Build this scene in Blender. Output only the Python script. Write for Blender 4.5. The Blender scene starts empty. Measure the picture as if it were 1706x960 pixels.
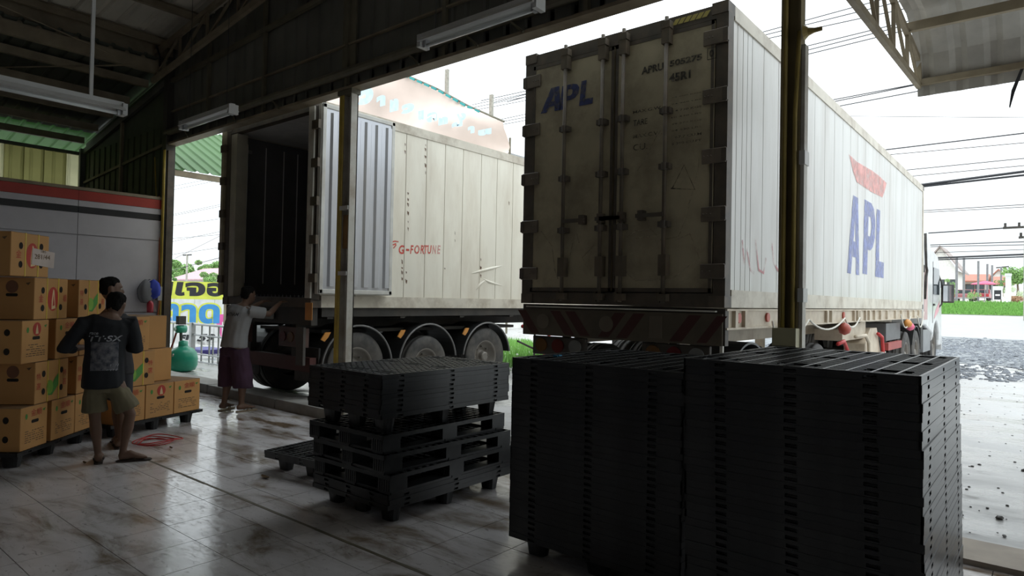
import bpy, bmesh, math, random
import numpy as np
from mathutils import Vector, Matrix, noise
random.seed(7)
R = math.radians
C = bpy.context.scene.collection
scene = bpy.context.scene

# ------------------------------------------------------------------ camera
EYE = Vector((0, 0, 1.6)); FPX = 1090.0
_y, _p, _r = R(39.55), R(0.99), R(1.12)
FW = Vector((-math.sin(_y)*math.cos(_p), math.cos(_y)*math.cos(_p), math.sin(_p)))
_r0 = Vector((math.cos(_y), math.sin(_y), 0)); _u0 = _r0.cross(FW)
RT = _r0*math.cos(_r) + _u0*math.sin(_r); UP = -_r0*math.sin(_r) + _u0*math.cos(_r)
cam_d = bpy.data.cameras.new('camera'); cam = bpy.data.objects.new('camera', cam_d); C.objects.link(cam)
m = Matrix((RT, UP, -FW)).transposed().to_4x4(); m.translation = EYE
cam.matrix_world = m
cam_d.sensor_width = 36; cam_d.lens = 36*FPX/1706; cam_d.clip_end = 600; cam_d.clip_start = .05
scene.camera = cam

# ------------------------------------------------------------------ sky and exposure
w = bpy.data.worlds.new('overcast_sky'); scene.world = w; w.use_nodes = True
nt = w.node_tree; nt.nodes.clear()
out = nt.nodes.new('ShaderNodeOutputWorld'); bg = nt.nodes.new('ShaderNodeBackground')
tc = nt.nodes.new('ShaderNodeTexCoord'); nz = nt.nodes.new('ShaderNodeTexNoise'); nz.inputs['Scale'].default_value = 1.6
nz.inputs['Detail'].default_value = 3
mp = nt.nodes.new('ShaderNodeMapping'); mp.inputs['Scale'].default_value = (1, 1, 3)
rp = nt.nodes.new('ShaderNodeValToRGB')
rp.color_ramp.elements[0].position = .3; rp.color_ramp.elements[0].color = (.80, .90, .95, 1)
rp.color_ramp.elements[1].position = .7; rp.color_ramp.elements[1].color = (.93, .98, 1, 1)
nt.links.new(tc.outputs['Generated'], mp.inputs['Vector']); nt.links.new(mp.outputs['Vector'], nz.inputs['Vector'])
nt.links.new(nz.outputs['Fac'], rp.inputs['Fac']); nt.links.new(rp.outputs['Color'], bg.inputs['Color'])
# overcast sky: three times brighter overhead than at the horizon (CIE overcast)
sx_ = nt.nodes.new('ShaderNodeSeparateXYZ'); nt.links.new(tc.outputs['Generated'], sx_.inputs[0])
mr_ = nt.nodes.new('ShaderNodeMapRange'); mr_.inputs[1].default_value = 0; mr_.inputs[2].default_value = 1
mr_.inputs[3].default_value = 1.15; mr_.inputs[4].default_value = 3.45
nt.links.new(sx_.outputs['Z'], mr_.inputs[0]); nt.links.new(mr_.outputs[0], bg.inputs['Strength'])
nt.links.new(bg.outputs['Background'], out.inputs['Surface'])
scene.view_settings.view_transform = 'Standard'; scene.view_settings.look = 'None'
scene.view_settings.gamma = 1; scene.view_settings.exposure = 0.0
scene.view_settings.use_curve_mapping = False

# ------------------------------------------------------------------ measuring helpers (pixel -> point on a known plane)
def ray(x, y): return FW + RT*((x-853)/FPX) - UP*((y-480)/FPX)
def on(x, y, ax, v):
    d = ray(x, y); i = 'xyz'.index(ax); return EYE + d*((v-EYE[i])/d[i])
def X(px, y, py=500): return on(px, py, 'y', y).x
def Zp(px, py, y): return on(px, py, 'y', y).z

# ------------------------------------------------------------------ materials
MATS = {}
def mat(name, col, rough=.6, metal=0., var=.12, scale=4., bump=0., col2=None, dirt=None, dirt_amt=.5, dirt_scale=1.5, stretch=(1, 1, 1), spec=.5, rvar=0., rnd=0., alpha_worn=None):
    if name in MATS: return MATS[name]
    M = bpy.data.materials.new(name); M.use_nodes = True; t = M.node_tree; n = t.nodes; L = t.links
    b = n['Principled BSDF']; b.inputs['Roughness'].default_value = rough; b.inputs['Metallic'].default_value = metal
    b.inputs['Specular IOR Level'].default_value = spec
    tc = n.new('ShaderNodeTexCoord'); mp = n.new('ShaderNodeMapping'); mp.inputs['Scale'].default_value = stretch
    L.new(tc.outputs['Object'], mp.inputs['Vector'])
    nz = n.new('ShaderNodeTexNoise'); nz.inputs['Scale'].default_value = scale; nz.inputs['Detail'].default_value = 5
    L.new(mp.outputs['Vector'], nz.inputs['Vector'])
    mx = n.new('ShaderNodeMix'); mx.data_type = 'RGBA'
    c1 = tuple(c*(1-var) for c in col); c2 = col2 or tuple(min(1, c*(1+var)) for c in col)
    mx.inputs[6].default_value = (*c1, 1); mx.inputs[7].default_value = (*c2, 1)
    rm = n.new('ShaderNodeMapRange'); rm.inputs[1].default_value = .3; rm.inputs[2].default_value = .7
    L.new(nz.outputs['Fac'], rm.inputs[0]); L.new(rm.outputs[0], mx.inputs[0])
    o = mx.outputs[2]
    if dirt:
        nd = n.new('ShaderNodeTexNoise'); nd.inputs['Scale'].default_value = dirt_scale; nd.inputs['Detail'].default_value = 8
        nd.inputs['Roughness'].default_value = .65
        L.new(mp.outputs['Vector'], nd.inputs['Vector'])
        rd = n.new('ShaderNodeMapRange'); rd.inputs[1].default_value = .45; rd.inputs[2].default_value = .75; rd.inputs[4].default_value = dirt_amt
        L.new(nd.outputs['Fac'], rd.inputs[0])
        m2 = n.new('ShaderNodeMix'); m2.data_type = 'RGBA'; L.new(rd.outputs[0], m2.inputs[0]); L.new(o, m2.inputs[6]); m2.inputs[7].default_value = (*dirt, 1)
        o = m2.outputs[2]
    if rnd:
        oi = n.new('ShaderNodeObjectInfo'); mr = n.new('ShaderNodeMapRange'); mr.inputs[3].default_value = 1-rnd; mr.inputs[4].default_value = 1+rnd
        L.new(oi.outputs['Random'], mr.inputs[0]); vm = n.new('ShaderNodeVectorMath'); vm.operation = 'SCALE'
        L.new(o, vm.inputs[0]); L.new(mr.outputs[0], vm.inputs['Scale']); o = vm.outputs[0]
    L.new(o, b.inputs['Base Color'])
    if rvar:
        rr = n.new('ShaderNodeMapRange'); rr.inputs[3].default_value = max(.02, rough-rvar); rr.inputs[4].default_value = rough+rvar
        rr.inputs[1].default_value = .35; rr.inputs[2].default_value = .65
        L.new(nz.outputs['Fac'], rr.inputs[0]); L.new(rr.outputs[0], b.inputs['Roughness'])
    if bump:
        bp = n.new('ShaderNodeBump'); bp.inputs['Strength'].default_value = bump; bp.inputs['Distance'].default_value = .01
        L.new(nz.outputs['Fac'], bp.inputs['Height']); L.new(bp.outputs[0], b.inputs['Normal'])
    if alpha_worn is not None:
        na = n.new('ShaderNodeTexNoise'); na.inputs['Scale'].default_value = alpha_worn[1]; na.inputs['Detail'].default_value = 6
        L.new(tc.outputs['Object'], na.inputs['Vector'])
        ra = n.new('ShaderNodeMapRange'); ra.inputs[1].default_value = .38; ra.inputs[2].default_value = .62
        ra.inputs[3].default_value = max(0, alpha_worn[0]-.35); ra.inputs[4].default_value = min(1, alpha_worn[0]+.3)
        L.new(na.outputs['Fac'], ra.inputs[0]); L.new(ra.outputs[0], b.inputs['Alpha'])
    MATS[name] = M; return M

def tile_mat():
    M = bpy.data.materials.new('marbled_wet_tile'); M.use_nodes = True; t = M.node_tree; n = t.nodes; L = t.links
    b = n['Principled BSDF']
    g = n.new('ShaderNodeNewGeometry')
    mp = n.new('ShaderNodeMapping'); mp.inputs['Scale'].default_value = (1, 2.6, 1); L.new(g.outputs['Position'], mp.inputs['Vector'])
    a = n.new('ShaderNodeTexNoise'); a.inputs['Scale'].default_value = 1.4; a.inputs['Detail'].default_value = 9; a.inputs['Roughness'].default_value = .62
    a.inputs['Distortion'].default_value = .6
    L.new(mp.outputs[0], a.inputs['Vector'])
    r = n.new('ShaderNodeValToRGB'); e = r.color_ramp.elements
    e[0].position = .33; e[0].color = (.24, .19, .14, 1); e[1].position = .5; e[1].color = (.64, .61, .61, 1)
    x = e.new(.7); x.color = (.76, .73, .74, 1)
    L.new(a.outputs['Fac'], r.inputs['Fac'])
    # grey streaks
    c = n.new('ShaderNodeTexNoise'); c.inputs['Scale'].default_value = 11; c.inputs['Detail'].default_value = 7; c.inputs['Distortion'].default_value = 1.2
    L.new(mp.outputs[0], c.inputs['Vector'])
    rc = n.new('ShaderNodeMapRange'); rc.inputs[1].default_value = .60; rc.inputs[2].default_value = .72; rc.inputs[4].default_value = .55
    L.new(c.outputs['Fac'], rc.inputs[0])
    m1 = n.new('ShaderNodeMix'); m1.data_type = 'RGBA'; L.new(rc.outputs[0], m1.inputs[0]); L.new(r.outputs[0], m1.inputs[6]); m1.inputs[7].default_value = (.12, .10, .09, 1)
    # brown mud close to the dock edge
    sp = n.new('ShaderNodeSeparateXYZ'); L.new(g.outputs['Position'], sp.inputs[0])
    my = n.new('ShaderNodeMapRange'); my.inputs[1].default_value = 3.0; my.inputs[2].default_value = 4.3; L.new(sp.outputs['Y'], my.inputs[0])
    d = n.new('ShaderNodeTexNoise'); d.inputs['Scale'].default_value = 1.7; d.inputs['Detail'].default_value = 8; L.new(mp.outputs[0], d.inputs['Vector'])
    rd = n.new('ShaderNodeMapRange'); rd.inputs[1].default_value = .5; rd.inputs[2].default_value = .62; L.new(d.outputs['Fac'], rd.inputs[0])
    mm = n.new('ShaderNodeMath'); mm.operation = 'MULTIPLY'; L.new(my.outputs[0], mm.inputs[0]); L.new(rd.outputs[0], mm.inputs[1])
    m2 = n.new('ShaderNodeMix'); m2.data_type = 'RGBA'; L.new(mm.outputs[0], m2.inputs[0]); L.new(m1.outputs[2], m2.inputs[6]); m2.inputs[7].default_value = (.17, .12, .08, 1)
    L.new(m2.outputs[2], b.inputs['Base Color'])
    rr = n.new('ShaderNodeMapRange'); rr.inputs[1].default_value = .35; rr.inputs[2].default_value = .65; rr.inputs[3].default_value = .05; rr.inputs[4].default_value = .26
    L.new(c.outputs['Fac'], rr.inputs[0]); L.new(rr.outputs[0], b.inputs['Roughness'])
    bp = n.new('ShaderNodeBump'); bp.inputs['Strength'].default_value = .12; bp.inputs['Distance'].default_value = .01
    L.new(a.outputs['Fac'], bp.inputs['Height']); L.new(bp.outputs[0], b.inputs['Normal'])
    return M

def ground_mat():
    M = bpy.data.materials.new('wet_muddy_concrete'); M.use_nodes = True; t = M.node_tree; n = t.nodes; L = t.links
    b = n['Principled BSDF']; g = n.new('ShaderNodeNewGeometry')
    mp = n.new('ShaderNodeMapping'); mp.inputs['Scale'].default_value = (.55, 1.3, 1); L.new(g.outputs['Position'], mp.inputs['Vector'])
    a = n.new('ShaderNodeTexNoise'); a.inputs['Scale'].default_value = 1.3; a.inputs['Detail'].default_value = 10; a.inputs['Roughness'].default_value = .6
    L.new(mp.outputs[0], a.inputs['Vector'])
    r = n.new('ShaderNodeValToRGB'); e = r.color_ramp.elements
    e[0].position = .35; e[0].color = (.36, .345, .33, 1); e[1].position = .6; e[1].color = (.48, .475, .47, 1)
    L.new(a.outputs['Fac'], r.inputs['Fac'])
    c = n.new('ShaderNodeTexNoise'); c.inputs['Scale'].default_value = 9; c.inputs['Detail'].default_value = 8; L.new(mp.outputs[0], c.inputs['Vector'])
    rc = n.new('ShaderNodeMapRange'); rc.inputs[1].default_value = .63; rc.inputs[2].default_value = .72; rc.inputs[4].default_value = .6; L.new(c.outputs['Fac'], rc.inputs[0])
    m1 = n.new('ShaderNodeMix'); m1.data_type = 'RGBA'; L.new(rc.outputs[0], m1.inputs[0]); L.new(r.outputs[0], m1.inputs[6]); m1.inputs[7].default_value = (.10, .085, .075, 1)
    L.new(m1.outputs[2], b.inputs['Base Color'])
    rr = n.new('ShaderNodeMapRange'); rr.inputs[1].default_value = .4; rr.inputs[2].default_value = .6; rr.inputs[3].default_value = .12; rr.inputs[4].default_value = .6
    L.new(a.outputs['Fac'], rr.inputs[0]); L.new(rr.outputs[0], b.inputs['Roughness'])
    bp = n.new('ShaderNodeBump'); bp.inputs['Strength'].default_value = .5; bp.inputs['Distance'].default_value = .02
    L.new(c.outputs['Fac'], bp.inputs['Height']); L.new(bp.outputs[0], b.inputs['Normal'])
    return M

def translucent(name, col, tr=.6):
    M = bpy.data.materials.new(name); M.use_nodes = True; n = M.node_tree.nodes; L = M.node_tree.links
    b = n['Principled BSDF']; b.inputs['Base Color'].default_value = (*col, 1); b.inputs['Roughness'].default_value = .5
    nz = n.new('ShaderNodeTexNoise'); nz.inputs['Scale'].default_value = 2.5; nz.inputs['Detail'].default_value = 5
    tcn = n.new('ShaderNodeTexCoord'); L.new(tcn.outputs['Object'], nz.inputs['Vector'])
    mxx = n.new('ShaderNodeMix'); mxx.data_type = 'RGBA'; mxx.inputs[6].default_value = (*[c*.7 for c in col], 1); mxx.inputs[7].default_value = (*col, 1)
    L.new(nz.outputs['Fac'], mxx.inputs[0]); L.new(mxx.outputs[2], b.inputs['Base Color'])
    tl = n.new('ShaderNodeBsdfTranslucent'); L.new(mxx.outputs[2], tl.inputs['Color'])
    ms = n.new('ShaderNodeMixShader'); ms.inputs[0].default_value = tr
    L.new(b.outputs[0], ms.inputs[1]); L.new(tl.outputs[0], ms.inputs[2]); L.new(ms.outputs[0], n['Material Output'].inputs['Surface'])
    MATS[name] = M; return M

TILE = tile_mat(); GROUND = ground_mat()
grout = mat('dark_grout', (.07, .06, .05), .8)
concrete = mat('grey_concrete', (.30, .29, .27), .8, dirt=(.10, .085, .07), dirt_amt=.7, bump=.4)
sheet_dark = mat('dark_steel_sheet', (.16, .16, .14), .55, var=.25, scale=1.2, spec=.3)
steel_olive = mat('olive_painted_steel', (.16, .145, .10), .5, var=.2, dirt=(.08, .06, .04))
steel_brown = mat('brown_primer_steel', (.30, .25, .17), .6, var=.2, dirt=(.10, .05, .03))
roof_in = mat('roof_underside', (.70, .66, .56), .5, metal=.0, var=.2, scale=1.5, stretch=(.3, 1, 1), dirt=(.14, .12, .09), dirt_amt=.7)
roof_dark = mat('lean_to_roof_underside', (.10, .11, .09), .6, var=.2)
wall_grey = mat('grey_wall_panel', (.58, .56, .59), .5, var=.04, scale=1.5, dirt=(.25, .24, .25), dirt_amt=.3)
red_paint = mat('red_band_paint', (.42, .045, .03), .5)
black_paint = mat('black_band_paint', (.02, .02, .022), .5)
yellow_pipe = mat('yellow_paint', (.55, .40, .07), .42, var=.2, dirt=(.20, .13, .04))
cream_paint = mat('cream_steel_paint', (.58, .56, .50), .5, var=.1, dirt=(.25, .16, .08), dirt_amt=.7, dirt_scale=3)
galv = mat('galvanised_steel', (.45, .46, .47), .4, metal=.5, var=.15)
white_metal = mat('white_enamel', (.62, .62, .60), .4, var=.06)
tube_glass = mat('fluorescent_tube_glass', (.75, .78, .76), .15, var=.02)
plastic_black = mat('black_pallet_plastic', (.013, .014, .015), .30, var=.3, scale=14, bump=.05, rnd=.3, dirt=(.06, .06, .058), dirt_amt=.4, dirt_scale=5)
plastic_grey = mat('lit_pallet_plastic', (.055, .056, .057), .45, var=.3, scale=10, dirt=(.12, .115, .11), dirt_amt=.6)  # greyer copy of the black plastic, light on the low pair put in colour
plastic_label = mat('worn_grey_block_face', (.34, .35, .36), .5)
reefer_white = mat('reefer_side_white', (.78, .735, .63), .28, var=.04, scale=2, stretch=(1, 1, .25), dirt=(.46, .37, .27), dirt_amt=.5, dirt_scale=2.2, bump=.15)
reefer_side = mat('reefer_side_grey_white', (.62, .61, .58), .3, var=.05, scale=2, stretch=(1, 1, .18), dirt=(.35, .31, .26), dirt_amt=.62, dirt_scale=1.8, bump=.15)
reefer_rail = mat('reefer_rail_cream', (.62, .57, .48), .45, var=.08, dirt=(.22, .15, .09), dirt_amt=.7, dirt_scale=3)
door_paint = mat('grimy_door_paint', (.44, .38, .26), .45, var=.12, scale=2.2, dirt=(.12, .09, .06), dirt_amt=.8, dirt_scale=1.6)
door_frame = mat('dark_grimy_frame', (.085, .07, .055), .55, var=.3, scale=5, dirt=(.20, .13, .08), dirt_amt=.4, dirt_scale=6)
rusty = mat('rusted_bar', (.10, .08, .055), .6, var=.3, scale=8, dirt=(.17, .10, .06), dirt_amt=.4, dirt_scale=9)
liner = mat('aluminium_door_liner', (.55, .56, .60), .3, metal=.55, var=.08, scale=1.5, stretch=(1, 1, .2), dirt=(.35, .32, .30), dirt_amt=.4)
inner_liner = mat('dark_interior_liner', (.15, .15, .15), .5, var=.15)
seam_dark = mat('black_panel_sealant', (.03, .028, .025), .7)
gasket = mat('white_door_gasket', (.62, .61, .57), .5, dirt=(.3, .25, .2))
rubber = mat('tyre_rubber', (.055, .052, .050), .75, var=.25, scale=6, dirt=(.16, .14, .115), dirt_amt=.6, dirt_scale=3)
rim_m = mat('wheel_rim_steel', (.22, .20, .175), .5, metal=.2, dirt=(.10, .08, .06), dirt_amt=.7, dirt_scale=4)
fender_m = mat('black_fender_plastic', (.02, .02, .02), .32)
chassis = mat('dark_chassis_paint', (.035, .032, .028), .6, var=.3, dirt=(.09, .07, .05))
trailer_cream = mat('trailer_cream_paint', (.58, .50, .39), .5, var=.08, dirt=(.28, .19, .12), dirt_amt=.65, dirt_scale=3)
red_m = mat('red_paint', (.50, .03, .03), .4)
darkred = mat('dull_red_marking', (.055, .014, .012), .55)
orange_m = mat('orange_reflector', (.60, .26, .06), .35, var=.15)
cab_white = mat('cab_white_paint', (.68, .68, .67), .25, dirt=(.4, .36, .32), dirt_amt=.5)
glass_m = mat('dark_glass', (.06, .075, .085), .06, var=.1)
mirror_m = mat('mirror_glass', (.35, .38, .40), .05, metal=.8)
card = mat('orange_carton_board', (.58, .30, .10), .7, var=.06, scale=3, rnd=.08)
card_side = mat('brown_carton_board', (.36, .22, .11), .8, var=.08, rnd=.08)
print_red = mat('red_print', (.50, .05, .03), .6)
print_green = mat('green_print', (.08, .28, .05), .6)
print_lgreen = mat('light_green_print', (.22, .42, .06), .6)
print_dark = mat('dark_print', (.16, .10, .05), .7)
print_cream = mat('cream_print', (.75, .55, .30), .7)
hole_m = mat('carton_hole_shadow', (.02, .015, .01), .9)
strap_y = mat('yellow_strap', (.75, .55, .08), .35)
paper = mat('pink_paper_note', (.60, .50, .44), .8)
blue_ink = mat('worn_blue_marking', (.03, .045, .16), .5, alpha_worn=(.95, 14))
blue_side = mat('faded_blue_marking', (.20, .23, .46), .45, alpha_worn=(.85, 9))
red_side = mat('faded_red_marking', (.72, .33, .30), .45, alpha_worn=(.75, 7))
red_spray = mat('red_spray_paint', (.62, .20, .22), .5, alpha_worn=(.4, 6))
red_ink = mat('worn_red_lettering', (.62, .07, .05), .5, alpha_worn=(.8, 18))
black_ink = mat('worn_black_lettering', (.025, .022, .02), .6, alpha_worn=(.95, 25))
black_faint = mat('faint_black_lettering', (.05, .042, .03), .6, alpha_worn=(.62, 22))
chalk = mat('chalk_scrawl', (.42, .36, .25), .7, alpha_worn=(.45, 14))
rust_stain = mat('brown_rust_stain', (.12, .05, .02), .7, alpha_worn=(.8, 25))
skin_m = mat('tanned_skin', (.17, .095, .062), .55, var=.06)
hair_m = mat('black_hair', (.009, .008, .007), .9, spec=.15, var=.3, scale=30, bump=.4)
tee_black = mat('black_cotton', (.012, .013, .016), .85, var=.2, scale=6, bump=.2)
tee_grey = mat('grey_cotton', (.30, .30, .30), .85, var=.08, scale=6, bump=.2)
khaki = mat('khaki_cotton', (.17, .145, .085), .85, var=.18, scale=5, bump=.25)
purple = mat('dark_purple_cotton', (.06, .026, .052), .85, var=.2, scale=5, bump=.25)
sandal = mat('worn_sandal_rubber', (.05, .035, .028), .7)
sandal_tan = mat('tan_sandal_rubber', (.35, .27, .17), .7)
shirt_ink = mat('white_shirt_print', (.45, .46, .48), .7, alpha_worn=(.85, 40))
shirt_pic = mat('blue_grey_shirt_picture', (.03, .04, .055), .8, col2=(.20, .19, .20), scale=26)
leafg = mat('green_leaves', (.13, .28, .07), .6, var=.4, scale=3)
leafg2 = mat('pale_green_leaves', (.25, .42, .14), .6, var=.35, scale=3)
bark = mat('tree_bark', (.20, .15, .11), .8)
grass_m = mat('verge_grass', (.20, .42, .09), .7, var=.3, scale=8)
road_m = mat('pale_asphalt', (.38, .38, .375), .55, var=.06, scale=2, dirt=(.4, .38, .36))
gravel_m = mat('grey_gravel', (.17, .18, .20), .75, var=.4, scale=7, rvar=.25)
pole_m = mat('concrete_pole', (.40, .38, .33), .8, var=.2, scale=8, dirt=(.2, .18, .15))
cable_m = mat('black_cable', (.03, .03, .035), .6)
redroof = mat('red_tile_roof', (.42, .17, .12), .7, var=.15)
whitewall = mat('white_render_wall', (.75, .74, .70), .7)
green_roof = translucent('green_roof_sheet', (.14, .30, .10), .45)
cream_sheet = translucent('cream_translucent_sheet', (.92, .90, .72), .8)
olive_sheet = translucent('olive_translucent_sheet', (.66, .64, .40), .7)
teal_m = mat('green_tank_paint', (.02, .27, .17), .3)
blue_cloth = mat('blue_cloth', (.02, .04, .33), .8)
grey_cloth = mat('grey_cloth', (.16, .16, .17), .85)
pink_cloth = mat('pale_pink_banner', (.84, .68, .60), .7, var=.08, scale=.5)
paleblue = mat('pale_blue_lettering', (.58, .74, .84), .7)
teal_rope = mat('teal_edge_cord', (.03, .33, .33), .6)
board_white = mat('white_sign_board', (.74, .74, .74), .5)
board_yellow = mat('yellow_sign_paint', (.68, .72, .10), .5)
sign_black = mat('sign_black', (.03, .03, .035), .5)
sign_blue = mat('sign_blue', (.06, .28, .62), .5)
sign_pink = mat('sign_pink', (.75, .12, .38), .5)
blue_plastic = mat('purple_blue_plastic', (.06, .05, .25), .4)
pickup_red = mat('pickup_red', (.35, .05, .06), .3)
rope_white = mat('white_rope', (.65, .62, .55), .7)
leaf_dry = mat('dry_leaf', (.16, .10, .045), .8)
cable_orange = mat('orange_cable', (.55, .18, .06), .5)

# ------------------------------------------------------------------ mesh helpers
class MB:
    def __init__(s): s.b = bmesh.new()
    def box(s, x0, x1, y0, y1, z0, z1, M=None):
        vs = [s.b.verts.new((M @ Vector(c)) if M else c) for c in ((x0,y0,z0),(x1,y0,z0),(x1,y1,z0),(x0,y1,z0),(x0,y0,z1),(x1,y0,z1),(x1,y1,z1),(x0,y1,z1))]
        for f in ((3,2,1,0),(4,5,6,7),(0,1,5,4),(1,2,6,5),(2,3,7,6),(3,0,4,7)): s.b.faces.new([vs[i] for i in f])
        return s
    def cbox(s, c, sz, M=None): return s.box(c[0]-sz[0]/2, c[0]+sz[0]/2, c[1]-sz[1]/2, c[1]+sz[1]/2, c[2]-sz[2]/2, c[2]+sz[2]/2, M)
    def bar(s, p, q, a, b=None, up=(0, 0, 1)):
        p, q = Vector(p), Vector(q); b = b or a; d = (q-p); L = d.length; d.normalize(); u = Vector(up)
        if abs(d.dot(u)) > .98: u = Vector((1, 0, 0))
        x = d.cross(u).normalized(); z = x.cross(d); Mx = Matrix((x, d, z)).transposed().to_4x4(); Mx.translation = p
        return s.box(-a/2, a/2, 0, L, -b/2, b/2, Mx)
    def tube(s, pts, r, n=8, caps=True, closed=False):
        pts = [Vector(p) for p in pts]; rings = []
        N = len(pts); prev = None
        for i, p in enumerate(pts):
            if closed: d = pts[(i+1) % N]-pts[i-1]
            else: d = (pts[min(i+1, N-1)]-pts[max(i-1, 0)])
            d.normalize()
            if prev is None:
                u = Vector((0, 0, 1)) if abs(d.z) < .9 else Vector((1, 0, 0)); x = d.cross(u).normalized()
            else: x = (prev - d*prev.dot(d)).normalized()
            prev = x; y = d.cross(x); rr = r[i] if isinstance(r, (list, tuple)) else r
            rings.append([s.b.verts.new(p+(x*math.cos(a)+y*math.sin(a))*rr) for a in [2*math.pi*k/n for k in range(n)]])
        rng = range(N) if closed else range(N-1)
        for i in rng:
            A, B = rings[i], rings[(i+1) % N]
            for k in range(n): s.b.faces.new((A[k], A[(k+1) % n], B[(k+1) % n], B[k]))
        if caps and not closed:
            s.b.faces.new(rings[0][::-1]); s.b.faces.new(rings[-1])
        return s
    def cyl(s, c, r, h, axis='z', n=16, r2=None):
        d = {'x': Vector((1,0,0)), 'y': Vector((0,1,0)), 'z': Vector((0,0,1))}[axis]; c = Vector(c)
        return s.tube([c-d*h/2, c+d*h/2], [r, r if r2 is None else r2], n)
    def lathe(s, prof, c=(0,0,0), axis='x', n=32):
        """prof: list of (along, radius)"""
        c = Vector(c); rings = []
        for a, r in prof:
            ring = []
            for k in range(n):
                t = 2*math.pi*k/n; p, q = r*math.cos(t), r*math.sin(t)
                v = {'x': (a, p, q), 'y': (p, a, q), 'z': (p, q, a)}[axis]; ring.append(s.b.verts.new(c+Vector(v)))
            rings.append(ring)
        for A, B in zip(rings, rings[1:]):
            for k in range(n): s.b.faces.new((A[k], A[(k+1) % n], B[(k+1) % n], B[k]))
        return s
    def prism(s, poly, o, U, V, N, th):
        """poly in (u,v); extruded th along N"""
        o, U, V, N = Vector(o), Vector(U), Vector(V), Vector(N)
        a = [s.b.verts.new(o+U*p[0]+V*p[1]) for p in poly]; b_ = [s.b.verts.new(o+U*p[0]+V*p[1]+N*th) for p in poly]
        k = len(poly); s.b.faces.new(a); s.b.faces.new(b_[::-1])
        for i in range(k): s.b.faces.new((a[i], a[(i+1) % k], b_[(i+1) % k], b_[i]))
        return s
    def sheet(s, o, U, V, N, lu, lv, pitch=.2, depth=.03, th=.004, crest=.25):
        """corrugated sheet: ribs run along U, repeat along V"""
        o, U, V, N = Vector(o), Vector(U), Vector(V), Vector(N); prof = []; v = 0
        while v < lv-1e-6:
            for f, h in ((0, 0), (crest*.35, 1), (crest, 1), (crest*1.35, 0)):
                if v+f*pitch <= lv: prof.append((v+f*pitch, h*depth))
            v += pitch
        prof.append((lv, 0)); rows = []
        for q, h in prof: rows.append([s.b.verts.new(o+V*q+N*h), s.b.verts.new(o+V*q+N*h+U*lu), s.b.verts.new(o+V*q+N*(h+th)+U*lu), s.b.verts.new(o+V*q+N*(h+th))])
        for A, B in zip(rows, rows[1:]):
            s.b.faces.new((A[0], A[1], B[1], B[0])); s.b.faces.new((A[3], B[3], B[2], A[2]))
        return s
    def mesh(s, name, m, smooth=False):
        me = bpy.data.meshes.new(name); bmesh.ops.recalc_face_normals(s.b, faces=s.b.faces); s.b.to_mesh(me); s.b.free()
        for mm in (m if isinstance(m, (list, tuple)) else [m]): me.materials.append(mm)
        if smooth:
            for p in me.polygons: p.use_smooth = True
        return me
    def build(s, name, m, parent=None, smooth=False, label=None, loc=None):
        return put(name, s.mesh(name, m, smooth), parent, label, loc)
def pieces(mb, name, m, parent, smooth=False, label=None):
    """each separate piece of the bmesh becomes an object of its own"""
    b = mb.b; b.verts.index_update(); seen_ = set(); outp = []
    for v in b.verts:
        if v in seen_: continue
        st = [v]; comp = []
        seen_.add(v)
        while st:
            q = st.pop(); comp.append(q)
            for e in q.link_edges:
                o = e.other_vert(q)
                if o not in seen_: seen_.add(o); st.append(o)
        ids = {q.index: i for i, q in enumerate(comp)}; fs = set(f for q in comp for f in q.link_faces)
        me = bpy.data.meshes.new(name); me.from_pydata([q.co[:] for q in comp], [], [[ids[w_.index] for w_ in f.verts] for f in fs])
        me.materials.append(m); me.update()
        if smooth:
            for p in me.polygons: p.use_smooth = True
        outp.append(put(name, me, parent, label))
    b.free(); return outp
def put(name, me, parent=None, label=None, loc=None):
    o = bpy.data.objects.new(name, me); C.objects.link(o)
    if parent: o.parent = parent
    if label: o['label'] = label
    if loc is not None: o.location = loc
    return o
def thing(name, label, cat, loc=(0, 0, 0), rz=0, group=None):
    o = bpy.data.objects.new(name, None); C.objects.link(o); o.location = loc; o.rotation_euler = (0, 0, rz)
    o.empty_display_size = .1
    return tag(o, label, cat, group)
def tag(o, label, cat, group=None, kind=None):
    o['label'] = label; o['category'] = cat
    if group: o['group'] = group
    if kind: o['kind'] = kind
    return o
def struct(o, label=None):
    o['kind'] = 'structure'
    if label: o['label'] = label
    return o
def bevel(o, wdt=.01, seg=2):
    md = o.modifiers.new('b', 'BEVEL'); md.width = wdt; md.segments = seg; md.limit_method = 'ANGLE'; return o
def shade(o):
    for p in o.data.polygons: p.use_smooth = True
    return o
def dup(root, loc, rz=None, label=None, group=None):
    r = root.copy(); C.objects.link(r); r.location = loc
    if rz is not None: r.rotation_euler = (0, 0, rz)
    if label: r['label'] = label
    if group: r['group'] = group
    elif 'group' in r: del r['group']
    for ch in list(root.children):
        c = ch.copy(); C.objects.link(c); c.parent = r
        for g in list(ch.children):
            d = g.copy(); C.objects.link(d); d.parent = c
    return r
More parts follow.
